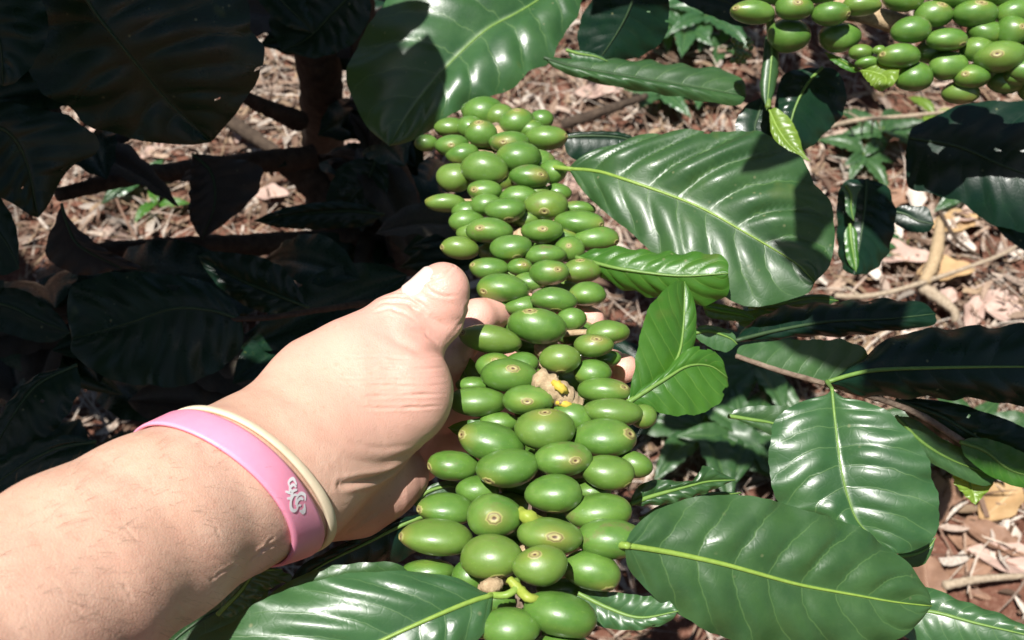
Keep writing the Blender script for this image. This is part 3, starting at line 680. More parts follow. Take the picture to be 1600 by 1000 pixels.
leaf_px(ur, 'leaf_bright', [(1328,350),(1330,375),(1334,400),(1338,425)], [(1320,362),(1320,385),(1325,410)], [(1338,360),(1340,385),(1342,410)], (.705,.70), hero=False, rib='midrib')
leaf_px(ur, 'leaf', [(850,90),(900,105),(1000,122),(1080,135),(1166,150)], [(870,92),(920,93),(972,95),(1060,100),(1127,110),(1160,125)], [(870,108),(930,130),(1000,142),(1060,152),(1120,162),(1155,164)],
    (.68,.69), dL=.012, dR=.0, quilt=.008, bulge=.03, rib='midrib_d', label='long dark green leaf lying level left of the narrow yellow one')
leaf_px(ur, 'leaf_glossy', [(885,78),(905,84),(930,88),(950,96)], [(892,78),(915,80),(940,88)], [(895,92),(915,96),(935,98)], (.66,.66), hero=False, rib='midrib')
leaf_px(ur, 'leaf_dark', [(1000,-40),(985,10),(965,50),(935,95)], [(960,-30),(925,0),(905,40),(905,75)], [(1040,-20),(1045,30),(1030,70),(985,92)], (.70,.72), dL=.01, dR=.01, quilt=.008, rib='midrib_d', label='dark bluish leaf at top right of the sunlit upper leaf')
leaf_px(ur, 'leaf_dark', [(1050,-20),(1110,-5),(1150,10),(1180,40)], [(1070,-30),(1120,-25),(1160,-10)], [(1060,0),(1100,20),(1150,40)], (.76,.76), hero=False, rib='midrib_d')
leaf_px(ur, 'leaf_dark', [(880,215),(920,212),(970,215),(1010,228)], [(890,208),(930,205),(975,208)], [(890,245),(930,255),(970,245)], (.68,.68), hero=False, rib='midrib_d')

# ================================================================== right branch
rb = thing('coffee_branch', 'leafy coffee branch without fruit at the right side', 'coffee branch', P(1300, 600, .52))
V, F = tube([P(1150, 556, .53), P(1220, 580, .53), P(1290, 600, .53), P(1420, 640, .545), P(1520, 700, .56), P(1620, 760, .58)], [.0012, .0016, .002], 10, 50, rough=.08); mesh_obj('stem', V, F, M['bark'], rb)
leaf_px(rb, 'leaf_glossy', [(1300,608),(1304,650),(1309,692),(1316,741),(1327,783),(1344,820),(1395,866)],
    [(1288,618),(1250,628),(1222,646),(1207,672),(1199,713),(1206,755),(1217,785),(1250,798),(1300,822),(1355,850)],
    [(1320,622),(1355,628),(1390,646),(1415,668),(1432,690),(1449,718),(1465,769),(1466,812),(1453,846),(1425,862)],
    (.500,.486,.479), dL=.004, dR=-.004, quilt=.016, bulge=.03, wave=.012, rib='midrib', ribr=.0007, petiole=[(1292,596,.515),(1296,602,.51)], label='broad upright glossy leaf with light sheen at right', n=110, m=16)
leaf_px(rb, 'leaf_dark', [(1150,532),(1220,515),(1300,502),(1390,498),(1462,490)], [(1165,510),(1200,490),(1232,480),(1299,473),(1390,469),(1442,473)], [(1165,532),(1250,526),(1300,526),(1355,521),(1453,509)],
    (.57,.59), dL=.012, dR=.004, quilt=.01, rib='midrib_d', label='long dark leaf lying level above the bluish one')
leaf_px(rb, 'leaf', [(1150,556),(1200,572),(1278,596),(1330,598),(1362,592)], [(1160,540),(1220,532),(1300,531),(1345,540),(1360,565)], [(1180,568),(1240,590),(1290,602),(1340,600)],
    (.535,.54), dL=.006, quilt=.006, rib='midrib', label='mid green leaf with a yellow sunlit spot')
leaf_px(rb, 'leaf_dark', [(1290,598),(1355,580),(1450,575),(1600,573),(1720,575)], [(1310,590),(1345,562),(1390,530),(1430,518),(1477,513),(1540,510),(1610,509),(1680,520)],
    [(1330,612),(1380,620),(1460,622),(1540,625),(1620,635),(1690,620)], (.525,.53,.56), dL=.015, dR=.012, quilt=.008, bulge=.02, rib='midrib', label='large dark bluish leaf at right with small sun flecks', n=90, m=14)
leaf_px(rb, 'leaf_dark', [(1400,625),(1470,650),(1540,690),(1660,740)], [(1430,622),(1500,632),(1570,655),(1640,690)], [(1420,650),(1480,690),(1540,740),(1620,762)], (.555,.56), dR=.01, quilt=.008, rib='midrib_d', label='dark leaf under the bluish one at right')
leaf_px(rb, 'leaf', [(1400,650),(1440,690),(1490,720),(1560,745)], [(1430,655),(1480,690),(1540,715)], [(1405,670),(1440,712),(1490,742),(1540,760)], (.56,.56), hero=False, rib='midrib')
leaf_px(rb, 'leaf_bright', [(1500,690),(1540,705),(1580,735),(1640,750)], [(1520,684),(1560,690),(1620,720)], [(1510,715),(1550,745),(1600,762)], (.555,.55), hero=False, rib='midrib')
leaf_px(rb, 'leaf_pale', [(1510,735),(1515,755),(1522,775),(1524,789)], [(1492,738),(1490,752),(1508,775)], [(1548,738),(1552,755),(1535,777)], (.57,.565), quilt=.02, wave=.03, rib='midrib_y', ribr=.0006, label='small yellow green leaf tip hanging over the soil')
leaf_px(rb, 'leaf', [(1138,650),(1170,655),(1210,662),(1260,680)], [(1150,640),(1180,634),(1215,634),(1245,640)], [(1150,655),(1180,668),(1210,682),(1240,695)], (.53,.53), quilt=.012, hero=False, rib='midrib', label='small leaf tucked behind the upright glossy leaf')
leaf_px(rb, 'leaf_glossy', [(1380,955),(1450,955),(1530,975),(1640,1000)], [(1400,925),(1450,918),(1500,938),(1570,962)], [(1400,985),(1450,1010),(1540,1030),(1600,1025)], (.50,.48), dL=.006, quilt=.01, rib='midrib', label='mottled green leaf in the lower right corner')
leaf_px(rb, 'leaf', [(1400,870),(1430,866),(1452,855),(1462,840)], [(1410,858),(1435,850),(1455,842)], [(1415,885),(1440,884),(1455,865)], (.51,.51), hero=False, rib='midrib')
leaf_px(rb, 'leaf', [(1150,500),(1180,498),(1220,505),(1240,515)], [(1160,488),(1190,484),(1225,492)], [(1160,510),(1190,513),(1220,516)], (.60,.60), hero=False, rib='midrib')
leaf_px(rb, 'leaf_glossy', [(1085,520),(1110,518),(1140,528),(1152,538)], [(1092,510),(1115,509),(1145,520)], [(1090,530),(1110,543),(1135,550)], (.57,.57), hero=False, rib='midrib', label='small pale glossy leaf with a jagged edge')
leaf_px(rb, 'leaf_glossy', [(1100,480),(1120,485),(1160,492),(1180,500)], [(1110,474),(1140,478),(1170,488)], [(1105,494),(1130,500),(1165,502)], (.58,.58), hero=False, rib='midrib')
leaf_px(rb, 'leaf', [(1170,480),(1220,474),(1270,466),(1310,470)], [(1190,470),(1240,462),(1290,460)], [(1190,486),(1240,482),(1290,477)], (.60,.61), hero=False, rib='midrib')

# ================================================================== leaf above the cherries
tb = thing('coffee_branch', 'coffee branch end above the cherries with one sunlit glossy leaf', 'coffee branch', P(900, -60, .60))
V, F = tube([P(1000, -130, .76), P(930, -70, .75), P(890, -35, .735)], [.0022, .0016], 8, 14); mesh_obj('stem', V, F, M['green_stem'], tb)
leaf_px(tb, 'leaf_glossy', [(890,-35),(841,0),(805,22),(762,45),(722,80),(685,118),(655,155),(630,190),(608,228)],
    [(840,-60),(760,-70),(680,-60),(620,-20),(590,20),(565,60),(550,95),(542,130),(555,165),(575,200)],
    [(912,-15),(908,5),(902,30),(885,45),(872,70),(862,92),(838,110),(808,132),(765,152),(720,172),(670,205),(640,222)],
    (.735,.712,.690), dL=.004, dR=.002, quilt=.012, bulge=.035, wave=.009, rib='midrib', ribr=.0008, label='glossy top leaf half in sun and half in shade', n=110, m=16)

# ================================================================== shaded coffee tree on the left
tr = thing('coffee_tree', 'shaded coffee tree with brown trunk and dark leaves at left', 'tree', Gd(500, 330))
tb0 = Gd(520, 380)
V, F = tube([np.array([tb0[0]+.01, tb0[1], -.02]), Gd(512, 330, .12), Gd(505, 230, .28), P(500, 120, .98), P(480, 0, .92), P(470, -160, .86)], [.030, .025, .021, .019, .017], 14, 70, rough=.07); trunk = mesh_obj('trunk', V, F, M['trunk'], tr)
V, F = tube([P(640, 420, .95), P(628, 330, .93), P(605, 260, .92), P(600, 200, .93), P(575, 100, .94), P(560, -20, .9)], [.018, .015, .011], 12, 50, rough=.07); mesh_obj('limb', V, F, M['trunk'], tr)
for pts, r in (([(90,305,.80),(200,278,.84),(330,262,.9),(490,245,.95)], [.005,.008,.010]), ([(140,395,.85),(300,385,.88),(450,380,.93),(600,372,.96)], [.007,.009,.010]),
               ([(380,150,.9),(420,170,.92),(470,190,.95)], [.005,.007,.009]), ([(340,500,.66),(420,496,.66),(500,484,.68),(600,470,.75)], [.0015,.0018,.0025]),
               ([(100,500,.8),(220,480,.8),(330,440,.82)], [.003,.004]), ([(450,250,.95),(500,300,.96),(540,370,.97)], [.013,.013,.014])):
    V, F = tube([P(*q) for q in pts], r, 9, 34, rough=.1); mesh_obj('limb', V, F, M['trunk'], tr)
DK = dict(rib='midrib_d')
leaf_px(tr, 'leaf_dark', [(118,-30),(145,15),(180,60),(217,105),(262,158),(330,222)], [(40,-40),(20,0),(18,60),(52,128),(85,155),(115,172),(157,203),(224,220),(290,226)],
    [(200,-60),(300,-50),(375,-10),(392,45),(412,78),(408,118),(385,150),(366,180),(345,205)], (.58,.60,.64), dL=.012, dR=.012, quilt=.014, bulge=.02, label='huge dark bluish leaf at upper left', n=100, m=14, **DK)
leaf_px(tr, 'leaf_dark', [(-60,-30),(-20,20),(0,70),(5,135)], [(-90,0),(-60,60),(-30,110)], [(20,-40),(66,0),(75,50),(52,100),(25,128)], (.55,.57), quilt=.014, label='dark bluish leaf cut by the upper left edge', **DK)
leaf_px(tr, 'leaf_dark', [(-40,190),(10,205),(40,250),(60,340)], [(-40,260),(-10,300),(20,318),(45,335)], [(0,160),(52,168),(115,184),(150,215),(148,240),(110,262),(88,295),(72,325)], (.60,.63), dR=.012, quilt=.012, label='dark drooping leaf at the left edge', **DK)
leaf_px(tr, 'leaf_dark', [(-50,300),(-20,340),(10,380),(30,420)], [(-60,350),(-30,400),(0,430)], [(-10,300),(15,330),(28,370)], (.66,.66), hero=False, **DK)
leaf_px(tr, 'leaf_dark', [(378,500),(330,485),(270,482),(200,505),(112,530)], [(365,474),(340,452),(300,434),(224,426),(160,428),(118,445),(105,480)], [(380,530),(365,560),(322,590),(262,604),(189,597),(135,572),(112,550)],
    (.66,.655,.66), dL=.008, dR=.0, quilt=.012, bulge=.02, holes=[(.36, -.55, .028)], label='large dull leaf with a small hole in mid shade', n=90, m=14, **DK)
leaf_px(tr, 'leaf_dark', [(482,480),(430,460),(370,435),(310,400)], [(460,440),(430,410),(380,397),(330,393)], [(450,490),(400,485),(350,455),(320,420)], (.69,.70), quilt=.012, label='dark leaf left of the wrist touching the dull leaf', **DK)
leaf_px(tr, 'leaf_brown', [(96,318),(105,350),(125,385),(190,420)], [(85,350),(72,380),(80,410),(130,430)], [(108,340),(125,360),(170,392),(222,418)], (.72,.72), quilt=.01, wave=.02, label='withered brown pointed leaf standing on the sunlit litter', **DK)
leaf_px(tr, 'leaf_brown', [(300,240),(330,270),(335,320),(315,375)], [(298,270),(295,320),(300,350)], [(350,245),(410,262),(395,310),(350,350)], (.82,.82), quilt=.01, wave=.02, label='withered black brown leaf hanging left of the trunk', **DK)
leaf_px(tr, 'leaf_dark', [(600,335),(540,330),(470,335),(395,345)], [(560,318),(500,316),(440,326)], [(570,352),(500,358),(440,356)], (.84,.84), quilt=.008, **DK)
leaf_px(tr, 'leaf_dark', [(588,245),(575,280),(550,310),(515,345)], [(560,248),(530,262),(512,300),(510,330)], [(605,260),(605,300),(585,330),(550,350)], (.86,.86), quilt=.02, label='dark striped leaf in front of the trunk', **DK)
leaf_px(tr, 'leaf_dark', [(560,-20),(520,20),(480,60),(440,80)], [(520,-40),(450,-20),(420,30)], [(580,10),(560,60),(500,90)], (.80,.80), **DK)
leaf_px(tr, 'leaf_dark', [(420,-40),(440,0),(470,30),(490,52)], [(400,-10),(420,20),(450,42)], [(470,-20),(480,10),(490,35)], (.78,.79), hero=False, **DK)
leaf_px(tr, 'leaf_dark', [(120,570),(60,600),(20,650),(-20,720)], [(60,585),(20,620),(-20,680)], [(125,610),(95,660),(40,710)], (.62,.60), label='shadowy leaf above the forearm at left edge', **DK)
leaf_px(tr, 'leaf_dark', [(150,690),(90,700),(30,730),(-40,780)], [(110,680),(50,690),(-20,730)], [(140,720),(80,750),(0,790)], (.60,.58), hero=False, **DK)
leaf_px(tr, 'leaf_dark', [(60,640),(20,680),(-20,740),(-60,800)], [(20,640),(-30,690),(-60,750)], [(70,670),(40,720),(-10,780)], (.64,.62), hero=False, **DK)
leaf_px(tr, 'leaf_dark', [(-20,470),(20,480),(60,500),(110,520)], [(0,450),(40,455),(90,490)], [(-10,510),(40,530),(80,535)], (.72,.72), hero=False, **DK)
# dense dim foliage of the same tree behind and beneath
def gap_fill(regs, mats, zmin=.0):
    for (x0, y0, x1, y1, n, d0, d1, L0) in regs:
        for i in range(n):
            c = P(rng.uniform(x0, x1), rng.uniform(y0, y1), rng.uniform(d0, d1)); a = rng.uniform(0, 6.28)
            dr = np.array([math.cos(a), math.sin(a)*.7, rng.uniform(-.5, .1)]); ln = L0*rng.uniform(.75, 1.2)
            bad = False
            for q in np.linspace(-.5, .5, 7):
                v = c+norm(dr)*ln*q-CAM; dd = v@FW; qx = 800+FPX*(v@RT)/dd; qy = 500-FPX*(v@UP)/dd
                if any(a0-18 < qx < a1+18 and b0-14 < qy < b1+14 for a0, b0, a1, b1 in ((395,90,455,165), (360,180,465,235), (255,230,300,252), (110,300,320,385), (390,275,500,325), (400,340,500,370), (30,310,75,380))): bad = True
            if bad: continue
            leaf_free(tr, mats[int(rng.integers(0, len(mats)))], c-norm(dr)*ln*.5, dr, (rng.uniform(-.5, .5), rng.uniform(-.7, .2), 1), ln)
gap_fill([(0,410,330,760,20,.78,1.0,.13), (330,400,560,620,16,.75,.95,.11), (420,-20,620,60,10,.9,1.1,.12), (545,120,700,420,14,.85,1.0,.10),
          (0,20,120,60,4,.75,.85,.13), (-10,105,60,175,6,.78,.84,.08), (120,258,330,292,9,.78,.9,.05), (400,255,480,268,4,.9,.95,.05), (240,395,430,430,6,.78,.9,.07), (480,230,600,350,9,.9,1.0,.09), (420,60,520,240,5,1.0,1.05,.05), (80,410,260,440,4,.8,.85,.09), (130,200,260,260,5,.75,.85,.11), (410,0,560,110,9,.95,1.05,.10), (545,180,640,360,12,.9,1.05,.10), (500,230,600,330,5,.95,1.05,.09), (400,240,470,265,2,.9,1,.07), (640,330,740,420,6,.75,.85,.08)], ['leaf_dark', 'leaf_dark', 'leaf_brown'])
# unseen leaves added above the frame on sun paths, to shade the left side
LIGHT_BLOCKERS = set()
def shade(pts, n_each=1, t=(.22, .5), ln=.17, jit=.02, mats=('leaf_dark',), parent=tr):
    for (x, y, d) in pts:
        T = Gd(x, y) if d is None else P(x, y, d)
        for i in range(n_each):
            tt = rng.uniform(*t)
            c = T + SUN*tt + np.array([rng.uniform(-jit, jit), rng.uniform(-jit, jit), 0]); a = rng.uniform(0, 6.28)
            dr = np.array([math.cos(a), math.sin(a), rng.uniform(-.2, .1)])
            LIGHT_BLOCKERS.add(leaf_free(parent, mats[0], c-norm(dr)*ln*.5, dr, (rng.uniform(-.25, .25), rng.uniform(-.25, .25), 1), ln).name)
grid = lambda x0, y0, x1, y1, s, d: [(x, y, d) for x in np.arange(x0, x1+1, s) for y in np.arange(y0, y1+1, s)]
shade(grid(-60, -60, 400, 250, 105, .61), 3)
shade(grid(-200, -200, 350, 150, 110, .61), 1, (.6, .9), .22, .05)
shade(grid(-20, 160, 160, 330, 80, .62), 1, (.3, .55))
shade(grid(110, 430, 480, 600, 85, .66), 3, (.42, .62))
shade(grid(440, -20, 620, 400, 90, .93), 1, (.5, .8))
shade(grid(100, 300, 360, 400, 90, .80), 1, (.6, .8), .07)
shade([(x, y, None) for x in range(-40, 600, 70) for y in (450, 520, 600, 680)], 1, (.80, .95), .20, .04)
shade(grid(-40, 400, 120, 580, 80, .85), 2, (.62, .85), .2, .04)
shade([(0, 640, .62), (80, 620, .62), (40, 700, .60)], 2, (.5, .6))
shade([(565, 60, .71), (575, 100, .71), (585, 145, .71), (605, 185, .71), (640, 180, .71), (665, 175, .71), (555, 20, .71), (590, 50, .71), (560, 90, .71)], 1, (.24, .32), .08, .002)
shade([(690, 310, .60), (690, 275, .60)], 1, (.34, .42), .05, .0)
# shade over the right side, from added unseen leaves parented to the upper right branch
sh = dict(parent=ur)
shade([(1280, 290, .58), (1275, 350, .58), (1225, 250, .59)], 1, (.30, .36), .06, .0, **sh)
shade([(1450, 335, .74), (1530, 345, .74), (1610, 350, .74)], 1, (.30, .36), .08, .0, **sh)
shade(grid(1340, 300, 1400, 400, 55, .72), 1, (.42, .5), .09, .0, **sh)
shade(grid(1380, 540, 1610, 660, 85, .54), 1, (.50, .62), .11, .01, **sh)
shade(grid(1200, 495, 1420, 500, 85, .58), 1, (.47, .5), .075, .0, **sh)
shade([(1300, 570, .54), (965, 30, .70), (1000, 60, .70)], 1, (.47, .5), .075, .0, **sh)
shade([(x, y, None) for x in range(1000, 1300, 60) for y in (480, 560, 640, 720)], 1, (.80, .95), .16, .03, **sh)
shade([(1240, 52, .642), (1320, 56, .642)], 1, (.18, .22), .045, .0, **sh)
shade([(850, 150, None), (920, 120, None), (1000, 190, None), (1090, 200, None), (1150, 190, None), (1380, 250, None), (1560, 420, None)], 1, (.9, 1.0), .09, .01, **sh)
shade([(x, y, None) for x in (1180, 1240, 1300, 1360) for y in (140, 100, 60)], 1, (.75, .95), .14, .03, **sh)
shade([(x, y, None) for x in (620, 700, 780) for y in (250, 340, 430, 850, 930)], 1, (.85, 1.0), .14, .03, **sh)

# unseen coffee trees added all round to cut down the sky light
def added_tree(cx, cy, n, label, R=.55, top=2.3):
    t = thing('coffee_tree', label, 'tree', (cx, cy, 0))
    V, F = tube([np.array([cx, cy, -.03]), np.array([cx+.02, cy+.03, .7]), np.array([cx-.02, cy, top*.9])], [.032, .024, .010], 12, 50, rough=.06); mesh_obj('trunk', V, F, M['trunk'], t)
    k = 0
    for z in np.arange(.35, top, .16):
        for j in range(3):
            a = rng.uniform(0, 6.28); l = R*rng.uniform(.7, 1.1)*(1-.35*z/top)
            b0 = np.array([cx, cy, z]); b1 = b0+np.array([math.cos(a)*l, math.sin(a)*l, rng.uniform(-.05, .12)])
            keep = []
            for q in np.linspace(.25, 1, max(2, int(n/(3*len(np.arange(.35, top, .16)))))):
                for s_ in (-1, 1):
                    p = b0+(b1-b0)*q; dr = np.array([math.cos(a+s_*1.1), math.sin(a+s_*1.1), rng.uniform(-.5, .1)]); ln = rng.uniform(.15, .22); e = p+norm(dr)*ln
                    c = (p+e)/2; g6 = c-SUN*((c[2]-.6)/SUN[2]); g0 = c-SUN*(c[2]/SUN[2])
                    if c[2] > .6 and -.45 < g6[0] < .60 and -.2 < g6[1] < .95: continue
                    if -.75 < g0[0] < .78 and .75 < g0[1] < 1.75: continue
                    v = e-CAM; w_ = v@FW; v2 = p-CAM; w2 = v2@FW
                    if any(ww > .02 and abs((vv@RT)/ww) < .52 and abs((vv@UP)/ww) < .36 for vv, ww in ((v, w_), (v2, w2))): continue
                    if min(np.linalg.norm(e-CAM), np.linalg.norm(p-CAM)) < .25: continue
                    keep.append((p, dr, ln))
            if not keep: continue
            c1 = b1-CAM; wv = c1@FW
            if wv > .02 and abs((c1@RT)/wv) < .5 and abs((c1@UP)/wv) < .34: continue
            V, F = tube([b0, (b0+b1)/2+np.array([0, 0, .01]), b1], [.006, .003], 6, 8); mesh_obj('limb', V, F, M['trunk'], t)
            for p, dr, ln in keep:
                if k < 280: LIGHT_BLOCKERS.add(leaf_free(t, 'leaf_dark', p, dr, (rng.uniform(-.3, .3), rng.uniform(-.3, .3), 1), ln).name); k += 1
added_tree(-.95, .55, 200, 'unseen coffee tree added left of the shaded one to dim the sky')
added_tree(1.05, .75, 200, 'unseen coffee tree added beyond the right edge to dim the sky')
added_tree(-.75, -.45, 200, 'unseen coffee tree added behind the viewer on the left to dim the sky')
added_tree(.8, -.5, 200, 'unseen coffee tree added behind the viewer on the right to dim the sky')
added_tree(.1, 2.7, 220, 'unseen coffee tree added on the far side to dim the sky', R=.75)
added_tree(-1.2, 1.9, 200, 'unseen coffee tree added at the far left to dim the sky')
added_tree(1.3, 1.95, 200, 'unseen coffee tree added at the far right to dim the sky')

# ================================================================== the hand and forearm
def segs(pts):
    """list of (px,py,depth,radius px) -> world centres and radii in metres"""
    return [(P(x, y, d), r/FPX*d) for x, y, d, r in pts]
FLAT = 1.0
def chain_sdf(Q, pts, k=0.0):
    S_ = segs(pts); res = None
    for (a, ra), (b, rb_) in zip(S_[:-1], S_[1:]):
        ab = b-a; t = np.clip(((Q-a)@ab)/(ab@ab), 0, 1)
        dd = np.linalg.norm(Q-(a+t[:, None]*ab), axis=1)-(ra+(rb_-ra)*t)
        res = dd if res is None else (smin(res, dd, k) if k else np.minimum(res, dd))
    return res
def smin(a, b, k):
    h = np.clip(.5+.5*(b-a)/k, 0, 1); return b*(1-h)+a*h-k*h*(1-h)
def smax(a, b, k): return -smin(-a, -b, k)

FORE = [(-330,1215,.262,205),(-150,1088,.300,190),(120,900,.355,166),(240,826,.380,149),(338,772,.403,134),(440,732,.430,122)]
def body_sdf(Q):
    # forearm: two strands side by side make the wrist wider than thick
    f = chain_sdf(Q, FORE, .004)
    f = smin(f, chain_sdf(Q, [(430,735,.432,126),(520,680,.452,112)], 0), .012)
    f = smin(f, chain_sdf(Q, [(500,660,.448,104),(560,618,.455,92),(610,618,.458,84),(622,610,.459,86)], .006), .012)          # ball of the thumb
    f = smin(f, chain_sdf(Q, [(500,600,.458,76),(560,562,.462,66),(612,530,.466,56)], .004), .012)         # thumb metacarpal
    th = chain_sdf(Q, [(596,535,.466,55),(622,510,.468,51),(650,488,.470,43),(672,470,.470,41),(692,451,.469,40.5)], .002)
    th = smin(th, chain_sdf(Q, [(662,520,.471,42),(690,500,.471,36),(693,478,.470,40),(692,455,.469,39)], 0), .004)
    f = smin(f, th, .006)
    lo = chain_sdf(Q, [(470,775,.452,82),(555,768,.462,66),(600,752,.468,54),(628,742,.474,42)], .006)                 # heel of the palm
    f = smin(f, lo, .0045)
    pl = chain_sdf(Q, [(560,700,.485,66),(620,650,.497,58),(660,610,.510,48)], .01)                                   # palm behind the fruit
    pl = smin(pl, chain_sdf(Q, [(600,725,.488,44),(655,722,.502,34)], 0), .010)
    pl = smin(pl, chain_sdf(Q, [(640,590,.494,46),(690,560,.506,36)], 0), .008)
    f = smin(f, pl, .008)
    fi = None
    for ch in ([(690,560,.506,36),(722,530,.517,31),(745,497,.523,29),(800,480,.545,27),(860,482,.552,24),(905,494,.545,22),(926,500,.541,19)],
               [(690,600,.512,34),(745,580,.535,31),(820,566,.555,29),(900,566,.556,27),(955,572,.536,25),(974,576,.520,23.5)],
               [(680,650,.508,33),(740,640,.535,30),(820,630,.553,28),(890,632,.552,26),(930,640,.535,23)],
               [(665,700,.503,30),(720,700,.522,27),(790,696,.534,25),(850,700,.528,22)]):
        c = chain_sdf(Q, ch, .0025); fi = c if fi is None else smin(fi, c, .0012)
    f = smin(f, fi, .005)
    # tendons and the wrist bone
    f = smin(f, chain_sdf(Q, [(180,900,.3405,30),(300,850,.372,26),(400,800,.398,22)], .004), .010)
    f = smin(f, chain_sdf(Q, [(250,925,.366,34),(350,860,.389,30),(410,830,.404,26)], .004), .007)
    f = smin(f, chain_sdf(Q, [(395,868,.408,20),(425,846,.414,18)], 0), .006)
    # low relief of the skin
    q = Q*70.0
    f = f - .00022*(np.sin(q[:, 0]*1.3+q[:, 1])*np.sin(q[:, 1]*1.7-q[:, 2])+np.sin(q[:, 2]*2.1+q[:, 0]*.7))
    return f
def surface_nets(f, lo, hi, h):
    ax = [np.arange(lo[i], hi[i]+h, h) for i in range(3)]; n = [len(a) for a in ax]
    V = np.empty(n)
    for i, x in enumerate(ax[0]):
        Y, Z = np.meshgrid(ax[1], ax[2], indexing='ij')
        V[i] = f(np.stack([np.full(Y.size, x), Y.ravel(), Z.ravel()], 1)).reshape(Y.shape)
    sg = V < 0
    c = sg[:-1, :-1, :-1].astype(int)
    for dx in (0, 1):
        for dy in (0, 1):
            for dz in (0, 1):
                if dx+dy+dz: c = c + sg[dx:n[0]-1+dx, dy:n[1]-1+dy, dz:n[2]-1+dz]
    act = (c > 0) & (c < 8); idx = -np.ones(act.shape, int); I = np.argwhere(act); idx[act] = np.arange(len(I))
    acc = np.zeros((len(I), 3)); cnt = np.zeros(len(I))
    corners = [(a, b, d) for a in (0, 1) for b in (0, 1) for d in (0, 1)]
    for a in corners:
        for k in range(3):
            if a[k]: continue
            b = list(a); b[k] = 1
            va = V[I[:, 0]+a[0], I[:, 1]+a[1], I[:, 2]+a[2]]; vb = V[I[:, 0]+b[0], I[:, 1]+b[1], I[:, 2]+b[2]]
            cr = (va < 0) != (vb < 0); t = np.where(cr, va/(va-vb+1e-15), 0)
            p = np.tile(np.array(a, float), (len(I), 1)); p[:, k] += t
            acc[cr] += p[cr]; cnt[cr] += 1
    P3 = np.array(lo)+(I+acc/cnt[:, None])*h
    F = []
    for k in range(3):
        o1, o2 = [(1, 2), (2, 0), (0, 1)][k]
        sl1 = [slice(None)]*3; sl2 = [slice(None)]*3; sl1[k] = slice(0, -1); sl2[k] = slice(1, None)
        E = np.argwhere(sg[tuple(sl1)] != sg[tuple(sl2)])
        E = E[(E[:, o1] > 0) & (E[:, o2] > 0) & (E[:, o1] < n[o1]-1) & (E[:, o2] < n[o2]-1)]
        s = sg[E[:, 0], E[:, 1], E[:, 2]]
        def at(d1, d2):
            q = E.copy(); q[:, o1] -= d1; q[:, o2] -= d2; return idx[q[:, 0], q[:, 1], q[:, 2]]
        quad = np.stack([at(1, 1), at(0, 1), at(0, 0), at(1, 0)], 1)
        quad[~s] = quad[~s][:, ::-1]; F.append(quad)
    return P3, np.vstack(F)
def grad(f, p, e=.0004):
    g = np.stack([f(p+np.eye(3)[i]*e)-f(p-np.eye(3)[i]*e) for i in range(3)], 1)/(2*e); return g

person = thing('person', 'bare left forearm and hand reaching in to hold the cherries', 'person', P(300, 800, .40))
allp = np.array([P(x, y, d) for x, y, d in ((-250,1200,.28),(-100,700,.33),(730,400,.47),(1000,600,.52),(870,480,.58),(700,760,.5),(200,1100,.30),(100,900,.45),(860,700,.58))])
lo = allp.min(0)-.02; hi = allp.max(0)+.02
HV, HF = surface_nets(body_sdf, lo, hi, .0019)
for _ in range(3):
    g = grad(body_sdf, HV); f0 = body_sdf(HV); HV = HV - np.clip(f0, -.002, .002)[:, None]*g/np.maximum((g*g).sum(1), .3)[:, None]

def subdivide(V, F):
    E = np.stack([F, np.roll(F, -1, 1)], 2).reshape(-1, 2); E.sort(1)
    U, inv = np.unique(E, axis=0, return_inverse=True); inv = inv.reshape(-1, 4)
    n = len(V); em = n+inv; fc = n+len(U)+np.arange(len(F))
    V2 = np.vstack([V, (V[U[:, 0]]+V[U[:, 1]])/2, V[F].mean(1)])
    Q4 = [np.stack([F[:, k], em[:, k], fc, em[:, (k-1) % 4]], 1) for k in range(4)]
    return V2, np.vstack(Q4)
HV, HF = subdivide(HV, HF)
g = grad(body_sdf, HV); HV = HV - np.clip(body_sdf(HV), -.001, .001)[:, None]*g/np.maximum((g*g).sum(1), .3)[:, None]
HV, HF = subdivide(HV, HF)
HN = norm(grad(body_sdf, HV))
def on_skin(px, py):
    r0 = norm(P(px, py, 1)-CAM); ts = np.linspace(.2, .65, 400); v = body_sdf(CAM+r0*ts[:, None]); k = np.argmax(v < 0)
    return CAM+r0*(ts[k] if v[k] < 0 else .45)
def crease(pts, depth, width, bulge=.35):
    global HV
    pl = spline([on_skin(*q) for q in spline(pts, 9)], 40)
    near = np.where((np.abs(HV-pl.mean(0)).max(1) < np.abs(pl-pl.mean(0)).max()+.01))[0]
    if not len(near): return
    Q = HV[near]; dmin = np.full(len(Q), 9.); tm = np.zeros(len(Q))
    for i in range(len(pl)-1):
        a, b = pl[i], pl[i+1]; ab = b-a; t = np.clip(((Q-a)@ab)/(ab@ab), 0, 1); dd = np.linalg.norm(Q-(a+t[:, None]*ab), axis=1)
        m_ = dd < dmin; dmin[m_] = dd[m_]; tm[m_] = (i+t[m_])/(len(pl)-1)
    fade = np.sin(np.pi*np.clip(tm, .02, .98))**.5
    HV[near] += HN[near]*((-depth*np.exp(-(dmin/width)**2)+depth*bulge*np.exp(-((dmin-2.1*width)/width)**2))*fade)[:, None]
